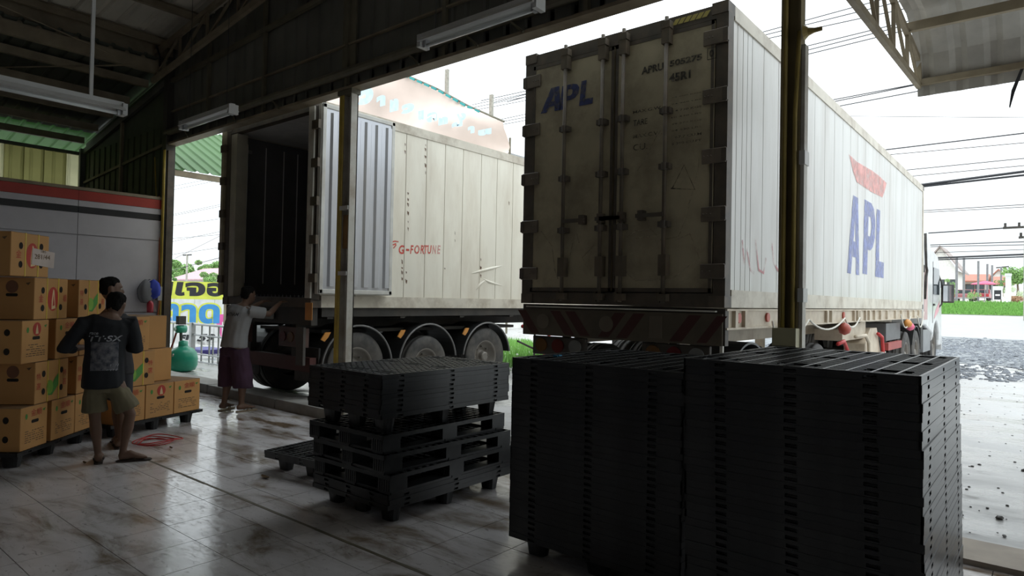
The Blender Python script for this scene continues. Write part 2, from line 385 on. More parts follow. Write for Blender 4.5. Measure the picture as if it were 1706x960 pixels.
def txt(name, body, m, o, U, V, wdt, hgt, parent=None, bold=0., shear=0., label=None, th=.0015):
    """flat lettering filling a wdt x hgt box whose lower-left corner is o (in parent's space)"""
    cu = bpy.data.curves.new(name, 'FONT'); cu.body = body; cu.size = 1; cu.offset = bold; cu.shear = shear
    cu.extrude = 0; cu.resolution_u = 3
    tmp = bpy.data.objects.new('t', cu); C.objects.link(tmp)
    dg = bpy.context.evaluated_depsgraph_get(); dg.update(); me = bpy.data.meshes.new_from_object(tmp.evaluated_get(dg))
    bpy.data.objects.remove(tmp); bpy.data.curves.remove(cu)
    me.name = name
    if not me.vertices: return None
    U, V, o = Vector(U).normalized(), Vector(V).normalized(), Vector(o); N = U.cross(V)
    xs = [v.co.x for v in me.vertices]; ys = [v.co.y for v in me.vertices]; x0, x1, y0, y1 = min(xs), max(xs), min(ys), max(ys)
    for v in me.vertices: v.co = o + U*((v.co.x-x0)/(x1-x0)*wdt) + V*((v.co.y-y0)/(y1-y0)*hgt) + N*th
    me.materials.clear(); me.materials.append(m); me.update()
    return put(name, me, parent, label)
def stroke(name, pts, wdt, m, o, U, V, parent=None, th=.0015):
    """flat painted line on a plane, pts in (u,v)"""
    U, V, o = Vector(U), Vector(V), Vector(o); N = U.cross(V).normalized(); b = bmesh.new(); prev = None
    for i, p in enumerate(pts):
        a = Vector(pts[max(0, i-1)]); c = Vector(pts[min(len(pts)-1, i+1)]); d = (c-a).normalized(); nn = Vector((-d.y, d.x))*wdt/2
        q = Vector(p); L_ = b.verts.new(o+U*(q.x+nn.x)+V*(q.y+nn.y)+N*th); R_ = b.verts.new(o+U*(q.x-nn.x)+V*(q.y-nn.y)+N*th)
        if prev: b.faces.new((prev[0], prev[1], R_, L_))
        prev = (L_, R_)
    me = bpy.data.meshes.new(name); b.to_mesh(me); b.free(); me.materials.append(m); return put(name, me, parent)
def flat(name, poly, m, o, U, V, parent=None, th=.0015):
    U, V, o = Vector(U), Vector(V), Vector(o); N = U.cross(V).normalized(); b = bmesh.new()
    b.faces.new([b.verts.new(o+U*p[0]+V*p[1]+N*th) for p in poly]); me = bpy.data.meshes.new(name); b.to_mesh(me); b.free()
    me.materials.append(m); return put(name, me, parent)
def ell(cx, cy, rx, ry, n=20): return [(cx+rx*math.cos(2*math.pi*k/n), cy+ry*math.sin(2*math.pi*k/n)) for k in range(n)]
XP, YP, ZP = Vector((1,0,0)), Vector((0,1,0)), Vector((0,0,1))

# ================================================================== THE SETTING
WY = 5.0          # plane of the open front
WX = -12.05       # left partition wall
GZ = .03          # yard level
def gz(y):        # yard, road and land behind rise gently
    P = [(0, GZ), (22, GZ), (32, .42), (50, 1.14), (51, 1.2), (58, 2.04), (98, 2.35), (140, 3.7), (260, 6)]
    for (a, za), (b_, zb) in zip(P, P[1:]):
        if y <= b_: return za+(zb-za)*(y-a)/(b_-a)
    return P[-1][1]
# floor: slab with single tiles laid on it
floor = struct(MB().box(-16.4, 7, -7, 5.0, -.25, -.012).build('floor', grout), 'pale marbled wet tile floor with dark joints')
TW, TD = .40, .427
tme = MB().box(.0025, TW-.0025, .0025, TD-.0025, -.012, 0).mesh('tile', TILE)
far_t = MB(); nt_ = 0
def seen(x, y):
    q = Vector((x, y, 0))-EYE; z = q.dot(FW)
    if z < .3: return False
    px, py = 853+FPX*q.dot(RT)/z, 480-FPX*q.dot(UP)/z
    return -60 < px < 1766 and py < 1030
def hidden(x, y):  # under the big stacks or beyond the cartons
    return x < -9.6 or (x > -2.2 and x < 7 and y < 2.4)
cells = []
i0, i1 = int((-12-(-4.27))/TW)-1, int((7+4.27)/TW)
for i in range(i0, i1+1):
    for j in range(-19, 9):
        x = -4.27+i*TW; y = 1.573+j*TD
        if y+TD > 5.0 or x < -12.0 or x+TW > 7 or y < -7: continue
        cells.append((x, y, seen(x+TW/2, y+TD/2) and not hidden(x, y)))
vis = [c for c in cells if c[2]][:300]
for x, y, _ in vis: put('tile', tme, floor, loc=(x, y, random.uniform(-.0008, .0008)))
vs = set((c[0], c[1]) for c in vis)
for x, y, s_ in cells:
    if (x, y) not in vs: far_t.box(x+.0025, x+TW-.0025, y+.0025, y+TD-.0025, -.012, 0)
far_t.box(-12, 7, 4.994, 5.0, -.012, 0)
ft = far_t.build('tile_field', TILE, floor); ft['kind'] = 'stuff'
# dirty joint strip along the tiles
MB().box(-7.0, -2.4, 2.628, 2.652, -.01, .0015).build('joint_strip', mat('dirty_joint', (.13, .11, .07), .6), floor)
# kerb along the open front
kerb = MB(); xk = -16.4
while xk < -1.5:
    kerb.box(xk, min(-1.3, xk+1.98), 5.0, 5.42, -.25, .14+random.uniform(-.002, .002)); xk += 2.0
struct(MB().box(-1.3, 7, 5.0, 5.45, -.25, .035).build('trim_3', mat('tan_concrete', (.40, .34, .28), .7, dirt=(.2, .16, .12))), 'flush tan concrete strip at the right part of the open front')
struct(bevel(kerb.build('trim_1', concrete), .012), 'low concrete kerb along the open front of the building')

# yard and land
def terrain(name, x0, x1, y0, y1, m, dz=0, nx=30, ny=40, rough=0):
    b = bmesh.new(); g = []
    for j in range(ny+1):
        y = y0+(y1-y0)*j/ny; row = []
        for i in range(nx+1):
            x = x0+(x1-x0)*i/nx
            row.append(b.verts.new((x, y, gz(y)+dz+(rough*noise.noise((x*.6, y*.6, 3)) if rough else 0))))
        g.append(row)
    for j in range(ny):
        for i in range(nx): b.faces.new((g[j][i], g[j][i+1], g[j+1][i+1], g[j+1][i]))
    me = bpy.data.meshes.new(name); b.to_mesh(me); b.free(); me.materials.append(m)
    for p in me.polygons: p.use_smooth = True
    return put(name, me)
struct(terrain('ground', -120, 90, 5.4, 32, GROUND, nx=80, ny=40, rough=.015), 'pale wet concrete and mud yard')
struct(terrain('ground', -160, 160, -40, 5.4, mat('yard_far', (.4, .39, .37), .7), dz=-.3), 'yard around the building')
struct(terrain('gravel_bed', -9, 11, 22.3, 31.8, mat('gravel_bed', (.22, .23, .24), .85, var=.4, scale=6, bump=.6), dz=.012, nx=20, ny=12, rough=.02), 'grey gravelly strip of the yard')
struct(terrain('road', -160, 120, 32, 51, road_m, nx=20, ny=20), 'pale grey asphalt road beyond the yard')
struct(terrain('verge', -160, 120, 50.6, 58.4, mat('verge_soil', (.16, .24, .08), .9), dz=.02, nx=20, ny=12), 'grassy bank beside the road')
struct(terrain('ground', -220, 200, 58, 260, mat('far_yard', (.52, .50, .46), .7, dirt=(.35, .36, .25)), nx=20, ny=30), 'pale open ground beyond the verge')
# gravel band: thousands of stones
_t = (1+5**.5)/2
ICO_V = np.array([(-1,_t,0),(1,_t,0),(-1,-_t,0),(1,-_t,0),(0,-1,_t),(0,1,_t),(0,-1,-_t),(0,1,-_t),(_t,0,-1),(_t,0,1),(-_t,0,-1),(-_t,0,1)])/np.sqrt(1+_t*_t)
ICO_F = np.array([(0,11,5),(0,5,1),(0,1,7),(0,7,10),(0,10,11),(1,5,9),(5,11,4),(11,10,2),(10,7,6),(7,1,8),(3,9,4),(3,4,2),(3,2,6),(3,6,8),(3,8,9),(4,9,5),(2,4,11),(6,2,10),(8,6,7),(9,8,1)])
rng = np.random.RandomState(3)
def rocks(name, pts, m):
    """pts: (x, y, z, size); jittered little stones joined in one mesh"""
    n = len(pts); P = np.array(pts); V = ICO_V[None]*(1+.35*(rng.rand(n, 12, 1)-.5)); sc = np.stack([1+.7*rng.rand(n), 1+.3*rng.rand(n), .5+.3*rng.rand(n)], 1)
    V = V*sc[:, None]*P[:, 3][:, None, None]; a = rng.rand(n)*6.28; c, s = np.cos(a)[:, None], np.sin(a)[:, None]
    x = V[..., 0]*c-V[..., 1]*s; y = V[..., 0]*s+V[..., 1]*c; V = np.stack([x, y, V[..., 2]], -1)+P[:, None, :3]
    F = (ICO_F[None]+12*np.arange(n)[:, None, None]).reshape(-1, 3)
    me = bpy.data.meshes.new(name); me.from_pydata(V.reshape(-1, 3).tolist(), [], F.tolist()); me.materials.append(m); return put(name, me)
pts = []
for k in range(14000):
    x, y = random.uniform(-8, 10), random.triangular(19.8, 32, 25.5); s_ = random.uniform(.015, .055)*(1.5 if k < 900 else 1)
    if x < -1.9 and y < 22.6: continue
    pts.append((x, y, gz(y)+s_*.2, s_))
for k in range(900):
    y = random.uniform(17.5, 20.5); x = random.uniform(-2, 5); s_ = random.uniform(.02, .06); pts.append((x, y, gz(y)+s_*.2, s_))
tag(rocks('gravel', pts, gravel_m), 'rough grey gravel band across the yard before the road', 'gravel', kind='stuff')
pts = []
for k in range(420):
    y = 5.6+random.random()**1.6*11.5; x = random.uniform(-1.9, 3.2); s_ = random.uniform(.004, .014); pts.append((x, y, GZ+s_*.3, s_))
for k in range(26):
    y = random.uniform(6, 12); x = random.uniform(-.3, 1.6); s_ = random.uniform(.018, .032); pts.append((x, y, GZ+s_*.3, s_))
tag(rocks('pebbles', pts, mat('dark_pebble', (.05, .045, .04), .6)), 'scattered dark pebbles and mud crumbs on the wet yard', 'pebbles', kind='stuff')
# verge grass
def grass(name, n, x0, x1, y0, y1, h0, h1, wd, label):
    x = rng.uniform(x0, x1, n); y = rng.uniform(y0, y1, n); z = np.array([gz(q) for q in y]); h = rng.uniform(h0, h1, n); a = rng.rand(n)*6.28
    dx, dy = wd*np.cos(a), wd*np.sin(a); lean = rng.uniform(-.3, .3, n)*h
    V = np.stack([np.stack([x-dx, y-dy, z], 1), np.stack([x+dx, y+dy, z], 1), np.stack([x+lean, y, z+h], 1)], 1).reshape(-1, 3)
    me = bpy.data.meshes.new(name); me.from_pydata(V.tolist(), [], np.arange(3*n).reshape(-1, 3).tolist()); me.materials.append(grass_m)
    tag(put(name, me), label, 'grass', kind='stuff')
grass('verge_grass', 26000, -9, 16, 50.8, 57.6, .08, .26, .05, 'bright green grass growing on the bank beyond the road')
grass('yard_grass', 16000, -20, -9.5, 11.5, 19, .05, .22, .02, 'green grass patch beyond the wheels of the open white container')

# ---- left partition wall with panels
wl = struct(MB().box(WX-.12, WX-.03, -7, 4.95, -.2, 3.25).build('wall_left', wall_grey), 'grey panel wall with a red band and a black band')
ys = [-7, -4.5, -2.0, .4, 2.1, 3.63, 4.93]
for ya, yb in zip(ys, ys[1:]):
    for za, zb in ((0, 1.25), (1.26, 2.50), (2.51, 2.855)):
        MB().box(WX-.03, WX, ya+.004, yb-.004, za, zb-.006).build('panel', wall_grey, wl)
    MB().box(WX-.03, WX, ya+.004, yb-.004, 2.86, 2.955).build('black_band', black_paint, wl, label='black painted band')
    MB().box(WX-.03, WX, ya+.004, yb-.004, 2.96, 3.055).build('panel', wall_grey, wl)
    MB().box(WX-.03, WX+.005, ya+.002, yb-.002, 3.06, 3.215).build('red_band', red_paint, wl, label='red painted band')
MB().box(WX-.14, WX+.01, -7, 4.95, 3.22, 3.27).build('cap_rail', steel_brown, wl)
# far wall of the lean-to, translucent sheets above a dark sill
LX = -16.4
wf = struct(MB().box(LX-.1, LX, -7, 5, -.2, 3.78).build('wall_lean_to', sheet_dark), 'lean-to wall with pale translucent sheets below the eaves')
yy = -7.0; k = 0
pat = [.5, .5, .5, .28, .3, .5, .5, .5, .3]
edges = [4.98, 4.70, 4.30, 3.95, 3.62, 3.42, 3.25, 2.9, 2.5, 2.0, 1.4, .8, .2, -.6, -1.4, -2.2, -3, -4, -5, -6, -7]
for a, c in zip(edges, edges[1:]):
    MB().sheet((LX-.03, a, 3.8), ZP, -YP, XP, .76, a-c+.03, .2, .02).build('sheet', [cream_sheet, olive_sheet, olive_sheet, olive_sheet, cream_sheet][k % 5], wf); k += 1
MB().box(LX-.08, LX+.03, -7, 5, 4.56, 4.63).build('head_rail', sheet_dark, wf)
MB().box(LX-.08, LX+.05, -7, 5, 3.74, 3.81).build('sill_rail', sheet_dark, wf)
# lean-to roof
lr = struct(MB().sheet((LX-1.2, -7, 4.66), Vector((1, 0, .18)).normalized(), YP, Vector((-.18, 0, 1)).normalized(), 1.25, 14.5, .25, .03).build('roof_lean_to', green_roof), 'lean-to roof of dark sheet and green translucent sheet')
U_ = Vector((1, 0, .18)).normalized()
MB().sheet((LX+.0, -7, 4.88), U_, YP, Vector((-.18, 0, 1)).normalized(), .55, 12.25, .25, .03).build('roof_sheet', green_roof, lr, label='green translucent roof sheet')
MB().sheet((LX+.54, -7, 4.975), U_, YP, Vector((-.18, 0, 1)).normalized(), 3.95, 12.25, .25, .03).build('roof_sheet', roof_dark, lr)
for q in (.35, 1.15, 1.95, 2.75, 3.6):
    MB().box(LX+q-.04, LX+q+.04, -7, 4.9, 4.70+q*.18+.0, 4.83+q*.18).build('purlin', steel_brown, lr)
# main roof
def rz_(x): return 5.98+.125*(x+12.3)
Ur = Vector((1, 0, .125)).normalized(); Nr = Vector((-.125, 0, 1)).normalized()
ceil = struct(MB().sheet((-12.5, -7.2, rz_(-12.5)), Ur, YP, Nr, 20.2, 12.6, .33, .035).build('ceiling', roof_in), 'underside of the corrugated metal roof on steel purlins')
x = -11.9
while x < 7:
    z = rz_(x)-.02
    m_ = MB(); m_.box(x-.03, x+.03, -7, 5.1, z-.13, z-.125+.0); m_.box(x-.03, x-.025, -7, 5.1, z-.13, z); m_.box(x-.03, x+.03, -7, 5.1, z-.006, z)
    m_.build('purlin', steel_brown, ceil); x += 1.15
# roof trusses (in planes y = const)
def truss(y0):
    t = struct(MB().bar((-12.2, y0, rz_(-12.2)-.22), (7.1, y0, rz_(7.1)-.22), .06, .08).build('roof_truss', steel_brown), 'welded steel truss under the roof sheets')
    MB().bar((-12.2, y0, rz_(-12.2)-.68), (7.1, y0, rz_(7.1)-.68), .06, .09).build('chord', steel_brown, t)
    x = -12.1; k = 0
    while x < 6.5:
        MB().bar((x, y0, rz_(x)-.24), (x, y0, rz_(x)-.66), .035).build('web_bar', steel_brown, t)
        MB().bar((x, y0, rz_(x)-.66), (x+.95, y0, rz_(x+.95)-.24), .03).build('web_bar', steel_brown, t)
        x += .95
for y0 in (4.75, -.6, -5.5): truss(y0)
# thin tie rods under the roof
tr = struct(MB().tube([(-12.1, 4.6, 5.45), (-11.6, .4, 6.05)], .012, 6).build('tie_rod', steel_brown), 'thin bracing rod under the roof')
MB().tube([(-11.9, 4.3, 5.4), (-14.5, 1.6, 5.1)], .012, 6).build('rod', steel_brown, tr)
# front cladding above the opening
wfr = struct(MB().sheet((-12.1, WY+.03, 4.22), ZP, XP, YP, 1.9, 7.2, .28, .02).build('wall_front', sheet_dark), 'dark sheet cladding above the open front, with steel studs')
MB().sheet((-4.9, WY+.03, 4.22), ZP, XP, YP, 2.75, 12, .28, .02).build('cladding', sheet_dark, wfr)
MB().sheet((-12.1, WY+.06, 5.9), ZP, XP, YP, 1.0, 7.2, .28, .02).build('cladding', sheet_dark, wfr)
for x in (-12.05, -10.62, -8.9, -6.9, -5.15, -3.3, -1.5, .4, 2.4, 4.4): MB().box(x-.025, x+.025, WY-.03, WY+.02, 4.22, rz_(x)-.5).build('stud', steel_olive, wfr)
MB().bar((-12.1, WY-.01, 5.33), (7, WY-.01, 5.33+.045*19), .05, .07).build('girt', steel_olive, wfr)
MB().box(-12.1, 7, WY-.02, WY+.02, 4.78, 4.80).build('girt', steel_brown, wfr)
# header beam: upper tube, lower channel
hb = struct(MB().tube([(-12.1, WY-.04, 4.42), (7, WY-.04, 4.42)], .055, 10).build('header_beam', steel_olive), 'steel header beam across the open front')
MB().box(-12.1, 7, WY-.05, WY+.12, 4.205, 4.24).build('flange', steel_brown, hb)
MB().box(-12.1, 7, WY+.05, WY+.08, 4.24, 4.38).build('channel', sheet_dark, hb)
for x in (-11.2, -9.6, -8.4, -5.5, -4.6, -4.0, -2.6, -1.0): MB().bar((x, WY-.06, 4.22), (x-.25, WY-.04, 4.43), .022).build('brace', steel_olive, hb)
# lean-to front wall
wlf = struct(MB().sheet((LX, WY+.02, -.2), ZP, XP, YP, 4.8, 4.35, .3, .02).build('wall_lean_to_front', mat('greenish_sheet', (.085, .10, .06), .6, var=.2)), 'dull greenish sheet wall closing the lean-to')
MB().bar((LX, WY, 4.62), (-12.1, WY, 5.38), .06, .12).build('rafter', sheet_dark, wlf)
MB().prism([(LX, 4.1), (-12.1, 4.1), (-12.1, 5.60), (LX, 4.84)], (0, WY+.05, 0), XP, ZP, YP, .01).build('gable_sheet', MATS['greenish_sheet'], wlf)
MB().bar((LX, WY, 3.95), (-12.2, WY, 4.25), .03, .05).build('brace', steel_brown, wlf)
MB().box(-14.25, -14.18, WY-.03, WY+.02, .0, 5.0).build('stud', steel_brown, wlf)
MB().box(LX, LX+.1, WY-.08, WY+.02, 0, 4.7).build('post', sheet_dark, wlf)
# beam of the partition line and other closing walls behind the camera
struct(MB().box(WX-.08, WX+.02, -7, 4.9, 5.42, 5.62).box(WX-.06, WX-.04, -7, 5.05, 5.6, 6.02).build('trim_2', steel_brown), 'steel eaves beam over the grey wall')
struct(MB().box(LX, 7, -7.1, -7, -.2, 8.6).build('wall_back', wall_grey), 'back wall of the hall')
wr_ = struct(MB().box(7, 7.1, -7.1, 5.1, 4.3, 8.6).build('wall_right', wall_grey), 'sheet wall over the open right side of the hall')
MB().box(7, 7.1, -7.1, 2.2, -.2, 4.3).build('lower_sheet', wall_grey, wr_)  # unseen infill, sized to hold back daylight from the right opening
for y in (-6.9, 2.2, 4.9): MB().box(7, 7.12, y-.06, y+.06, 0, 4.3).build('post', steel_olive, wr_)

# ---- posts
def post_mid():
    t = thing('steel_post', 'thin yellow and cream steel post before the open white container', 'post', (-6.9, WY+.02, 0))
    MB().box(-.10, -.045, -.06, .03, .0, 4.21).build('yellow_side', yellow_pipe, t, label='yellow painted side')
    m = MB(); m.box(-.035, .15, .03, .045, 0, 4.21); m.box(-.035, -.02, -.06, .045, 0, 4.21); m.box(.135, .15, -.06, .045, 0, 4.21)
    m.build('channel', cream_paint, t)
    MB().tube([(-.03, -.05, .1), (-.03, -.05, 4.2)], .014, 8).build('conduit', yellow_pipe, t)
    for z in (1.86, 2.68): MB().box(-.03, .14, -.075, .03, z, z+.05).build('clamp', white_metal, t, label='white metal clamp')
    for z in (2.2,): MB().box(-.018, .133, -.02, .028, z, z+.42).build('rust_patch', mat('rust', (.30, .17, .07), .8, var=.3), t)
    MB().box(-.13, .16, -.07, .07, 4.14, 4.2).build('bracket', steel_olive, t)
    MB().box(-.12, .15, -.02, .0, 4.5, 6.0).build('upper_plate', steel_olive, t)
post_mid()
def post_right():
    t = thing('steel_post', 'stout yellow steel post with conduits and a socket box, beside the black pallet stacks', 'post', (-1.475, WY, 0))
    m = MB(); m.box(-.075, .055, .06, .075, 0, 7); m.box(-.075, -.06, -.06, .075, 0, 7); m.box(.04, .055, -.03, .075, 0, 7)
    m.build('channel', mat('olive_yellow_paint', (.24, .19, .09), .5, var=.2, dirt=(.14, .10, .05)), t); yp2 = mat('dull_yellow_conduit', (.40, .30, .08), .4, var=.2, dirt=(.2, .14, .05))
    MB().box(-.048, .042, .02, .03, 1.4, 7).build('web_plate', MATS['olive_yellow_paint'], t)
    MB().tube([(-.052, -.03, 1.4), (-.052, -.03, 7)], .018, 10).build('conduit', yp2, t, smooth=True)
    MB().tube([(.02, -.03, 1.4), (.022, -.03, 3.0), (.045, -.03, 3.6)], .016, 10).build('conduit', yp2, t, smooth=True)
    MB().lathe([(.0, .055), (.03, .03), (.07, .018), (.12, .016)], (.075, -.02, 3.585), 'x', 12).build('spout', yp2, t)
    MB().box(.06, .085, -.02, .06, 0, 3.5).build('flat_bar', cream_paint, t)
    for z in (1.62, 2.62): MB().box(.055, .095, -.04, .07, z, z+.10).build('clamp', white_metal, t, label='white plastic clamp')
    bx = MB().box(-.095, .07, -.12, -.03, 1.19, 1.43).build('socket_box', mat('cream_plastic', (.44, .41, .26), .5), t, label='cream double socket box')
    MB().box(-.096, .071, -.122, -.118, 1.30, 1.304).build('joint', black_paint, bx)
    for dx in (-.05, .02):
        for q in (-.012, .012): MB().box(dx+q-.003, dx+q+.003, -.124, -.118, 1.225, 1.243).build('slot', black_paint, bx)
    MB().box(-.11, .09, -.08, .09, 0, .02).build('foot_plate', steel_brown, t)
post_right()
def col_left():
    t = thing('steel_column', 'dark steel corner column with yellow conduits at the end of the grey wall', 'column', (-12.05, WY, 0))
    MB().box(-.10, .06, -.08, .08, 0, 5.75).build('shaft', mat('dark_column', (.055, .05, .04), .5), t)
    for dx, r_ in ((.03, .015), (.075, .012)): MB().tube([(dx, -.10, .3), (dx, -.10, 3.4), (dx, -.10, 4.1)], r_, 8).build('conduit', yellow_pipe, t, smooth=True)
    MB().tube([(-.12, -.12, 1.9), (-.14, -.12, 3.0), (-.25, -.14, 4.0)], .011, 8).build('conduit', yellow_pipe, t, smooth=True)
    MB().box(.06, .09, -.05, .05, 0, 4.1).build('angle_bar', door_frame, t)
    MB().tube([(-.05, -.13, .25), (.04, -.14, .6), (.0, -.13, 1.0), (.07, -.12, 1.4), (-.02, -.12, 2.7), (-.06, -.12, 3.3)], .012, 8).build('cable', cable_orange, t, smooth=True, label='orange hanging cable')
    MB().box(-.08, .1, -.16, -.09, 1.46, 1.70).build('switch_box', galv, t)
    MB().box(-.04, .04, -.165, -.158, 1.56, 1.62).build('switch', black_paint, t)
    MB().tube([(-.1, -.16, 5.5), (.25, -.3, 5.65), (.1, -.3, 5.85), (-.1, -.2, 5.8), (-.05, -.16, 5.5)], .016, 6).build('wire_loop', cable_m, t)
col_left()

# ---- fluorescent fittings
def fitting(label, loc, rz, L_=1.25, tube_mat=None, hang=1.5, wires=True):
    t = thing('fluorescent_light', label, 'ceiling light', loc, rz, None)
    m = MB(); m.prism([(-.045, 0), (.045, 0), (.075, -.035), (.06, -.04), (.03, -.012), (-.03, -.012), (-.06, -.04), (-.075, -.035)], (-L_/2, 0, .03), YP, ZP, XP, L_)
    m.build('reflector', white_metal, t)
    MB().box(-L_/2, L_/2, -.028, .028, .03, .075).build('housing', white_metal, t)
    for s_ in (-1, 1):
        MB().box(s_*L_/2-.02, s_*L_/2+.02, -.055, .055, -.045, .06).build('end_cap', white_metal, t)
        MB().box(s_*(L_/2-.04)-.012, s_*(L_/2-.04)+.012, -.025, .025, -.05, .02).build('lamp_holder', galv, t)
    MB().cyl((0, 0, -.03), .016, L_-.09, 'x', 12).build('tube', tube_glass, t, smooth=True)
    for s_ in (-1, 1):
        if wires: MB().tube([(s_*L_*.38, 0, .07), (s_*L_*.38, 0, hang)], .003, 5).build('hanging_wire', cable_m, t)
        else: MB().box(s_*L_*.3-.014, s_*L_*.3+.014, -.012, .012, .07, hang).build('hanging_rod', white_metal, t)
    return t
pB = on(345, 198, 'y', 3.62); fitting('fluorescent fitting hung below the header beam, in front of the open container', pB, 0, 1.22, hang=rz_(pB.x)-pB.z-.15)
pC = on(794, 42, 'y', 3.72); fitting('fluorescent fitting hung at the top centre, nearest the lettered container doors', pC, 0, 1.22, hang=rz_(pC.x)-pC.z-.15)
a_ = on(205, 185, 'x', -6.6); fitting('fluorescent fitting on rods at the upper left, over the cartons', (a_.x, a_.y-.66, a_.z), R(90), 1.32, hang=2.9, wires=False)

# ================================================================== BLACK PLASTIC PALLETS
PW, PD, PP = 1.0, 1.24, .035     # deck width, deck depth, nesting pitch
def pallet_meshes(w_, d_, key):
    m = MB(); H0, H1 = .1158, .150
    t = .010
    # rim with notches low on each side
    def side(length, put_):
        notch = [(.15, .20), (length/2-.025, length/2+.025), (length-.20, length-.15)]
        put_(0, length, H1-.012, H1); put_(0, length, H0, H0+.006); x = 0
        for a, b_ in notch: put_(x, a, H0+.006, H1-.012); x = b_
        put_(x, length, H0+.006, H1-.012)
    side(w_, lambda a, b_, z0, z1: m.box(a-w_/2, b_-w_/2, -d_/2, -d_/2+t, z0, z1)); side(w_, lambda a, b_, z0, z1: m.box(a-w_/2, b_-w_/2, d_/2-t, d_/2, z0, z1))
    side(d_, lambda a, b_, z0, z1: m.box(-w_/2, -w_/2+t, a-d_/2, b_-d_/2, z0, z1)); side(d_, lambda a, b_, z0, z1: m.box(w_/2-t, w_/2, a-d_/2, b_-d_/2, z0, z1))
    m.box(-w_/2+.016, w_/2-.016, -d_/2+.016, -d_/2+.02, H0, H1-.02).box(-w_/2+.016, w_/2-.016, d_/2-.02, d_/2-.016, H0, H1-.02).box(-w_/2+.016, -w_/2+.02, -d_/2+.02, d_/2-.02, H0, H1-.02).box(w_/2-.02, w_/2-.016, -d_/2+.02, d_/2-.02, H0, H1-.02)
    rim = m.mesh('rim_'+key, plastic_black)
    g = MB(); n1 = 11; n2 = 25
    for i in range(1, n1):
        x = -w_/2+w_*i/n1
        g.box(x-.0045, x+.0045, -d_/2+.01, d_/2-.01, H1-.016, H1+.0005)
    for j in range(1, n2):
        y = -d_/2+d_*j/n2
        # leave openings over the hollow feet
        segs = [(-w_/2+.01, w_/2-.01)]
        for fy in (-d_/2+.14, 0, d_/2-.14):
            if abs(y-fy) < .062:
                segs = [(-w_/2+.01, -w_/2+.045), (-w_/2+.215, -.085), (.085, w_/2-.215), (w_/2-.045, w_/2-.01)]
        for a, b_ in segs: g.box(a, b_, y-.005, y+.005, H1-.011, H1-.0005)
    grid = g.mesh('grid_'+key, plastic_black)
    f = MB(); a0, b0, a1, b1 = .085, .062, .062, .042; t = .004; ring = []
    for (a, b_, z) in ((a0, b0, H1-.004), (a1, b1, .0), (a1-t, b1-t, .006), (a0-t, b0-t, H1-.004)):
        rr = []
        for k in range(16):
            an = 2*math.pi*(k+.5)/16; c, s_ = math.cos(an), math.sin(an); q = (abs(c)**4+abs(s_)**4)**-.25; fl = 1-.03*(k % 2)
            rr.append(f.b.verts.new((a*c*q*fl, b_*s_*q*fl, z)))
        ring.append(rr)
    for A, B in zip(ring, ring[1:]):
        for k in range(16): f.b.faces.new((A[k], A[(k+1) % 16], B[(k+1) % 16], B[k]))
    f.b.faces.new(ring[1]); f.b.faces.new(ring[2][::-1])
    foot = f.mesh('foot', plastic_black)
    return rim, grid, foot
PM = {}
def pallet(w_, d_, loc, rz, label, group=None, paler=False):
    key = '%d_%d%s' % (w_*100, d_*100, '_paler' if paler else '')
    if key not in PM: PM[key] = pallet_meshes(w_, d_, key)
    rim, grid, foot = PM[key]
    if paler:
        for q in (rim, grid, foot): q.materials[0] = plastic_grey
    t = thing('plastic_pallet', label, 'pallet', loc, rz, group)
    put('rim', rim, t); put('deck_grid', grid, t)
    for fx in (-w_/2+.13, 0, w_/2-.13):
        for fy in (-d_/2+.14, 0, d_/2-.14):
            put('foot', foot, t, loc=(fx, fy, 0))
    return t
def nest(n, x, y, z, rz, w_, d_, labels, group, lean=(0, 0), jit=.004):
    """n nested pallets from z up; labels: dict index->label plus 'rest'"""
    root = None
    for k in range(n):
        zz = z+k*PP; lab = labels.get(k, labels['rest']); gr = None if k in labels else group
        lx, ly = x+lean[0]*(n-1-k)*PP+random.uniform(-jit, jit), y+lean[1]*(n-1-k)*PP+random.uniform(-jit, jit)
        rr = rz+random.uniform(-.004, .004)
        if root is None: root = pallet(w_, d_, (lx, ly, zz), rr, lab, gr)
        else: dup(root, (lx, ly, zz), rr, lab, gr)
# A: left of the two tall stacks, B: right one
nA = 32; AX, AY = -2.62+.575, 3.19+.60
nest(nA, AX, AY, 0, 0, 1.15, 1.20, {nA-1: 'black grid pallet topmost on the left of the two tall stacks', 0: 'black pallet on the tiles under the whole left tall stack', 'rest': 'black pallet nested inside the left one of the two tall stacks'}, 'pallets nested in the left tall stack', jit=.0015)
nB = 35; BX, BY = -.855, 2.88+.66
nest(nB, BX, BY, .0, 0, .955, 1.30, {nB-1: 'black grid pallet topmost on the right one of the tall stacks, nearest the camera', 0: 'black pallet on the tiles under the whole right tall stack', 'rest': 'black pallet nested inside the right one of the two tall stacks'}, 'pallets nested in the right tall stack', lean=(.022, 0), jit=.0012)
tag(MB().box(0, .03, 0, .02, 0, .012).cbox((.035, .02, .01), (.02, .03, .008)).build('blue_clip', mat('blue_clip_plastic', (.02, .22, .40), .3), loc=(-2.47, 3.42, (nA-1)*PP+.151)), 'tiny bright blue plastic scrap at the left corner of the tall stack', 'clip')

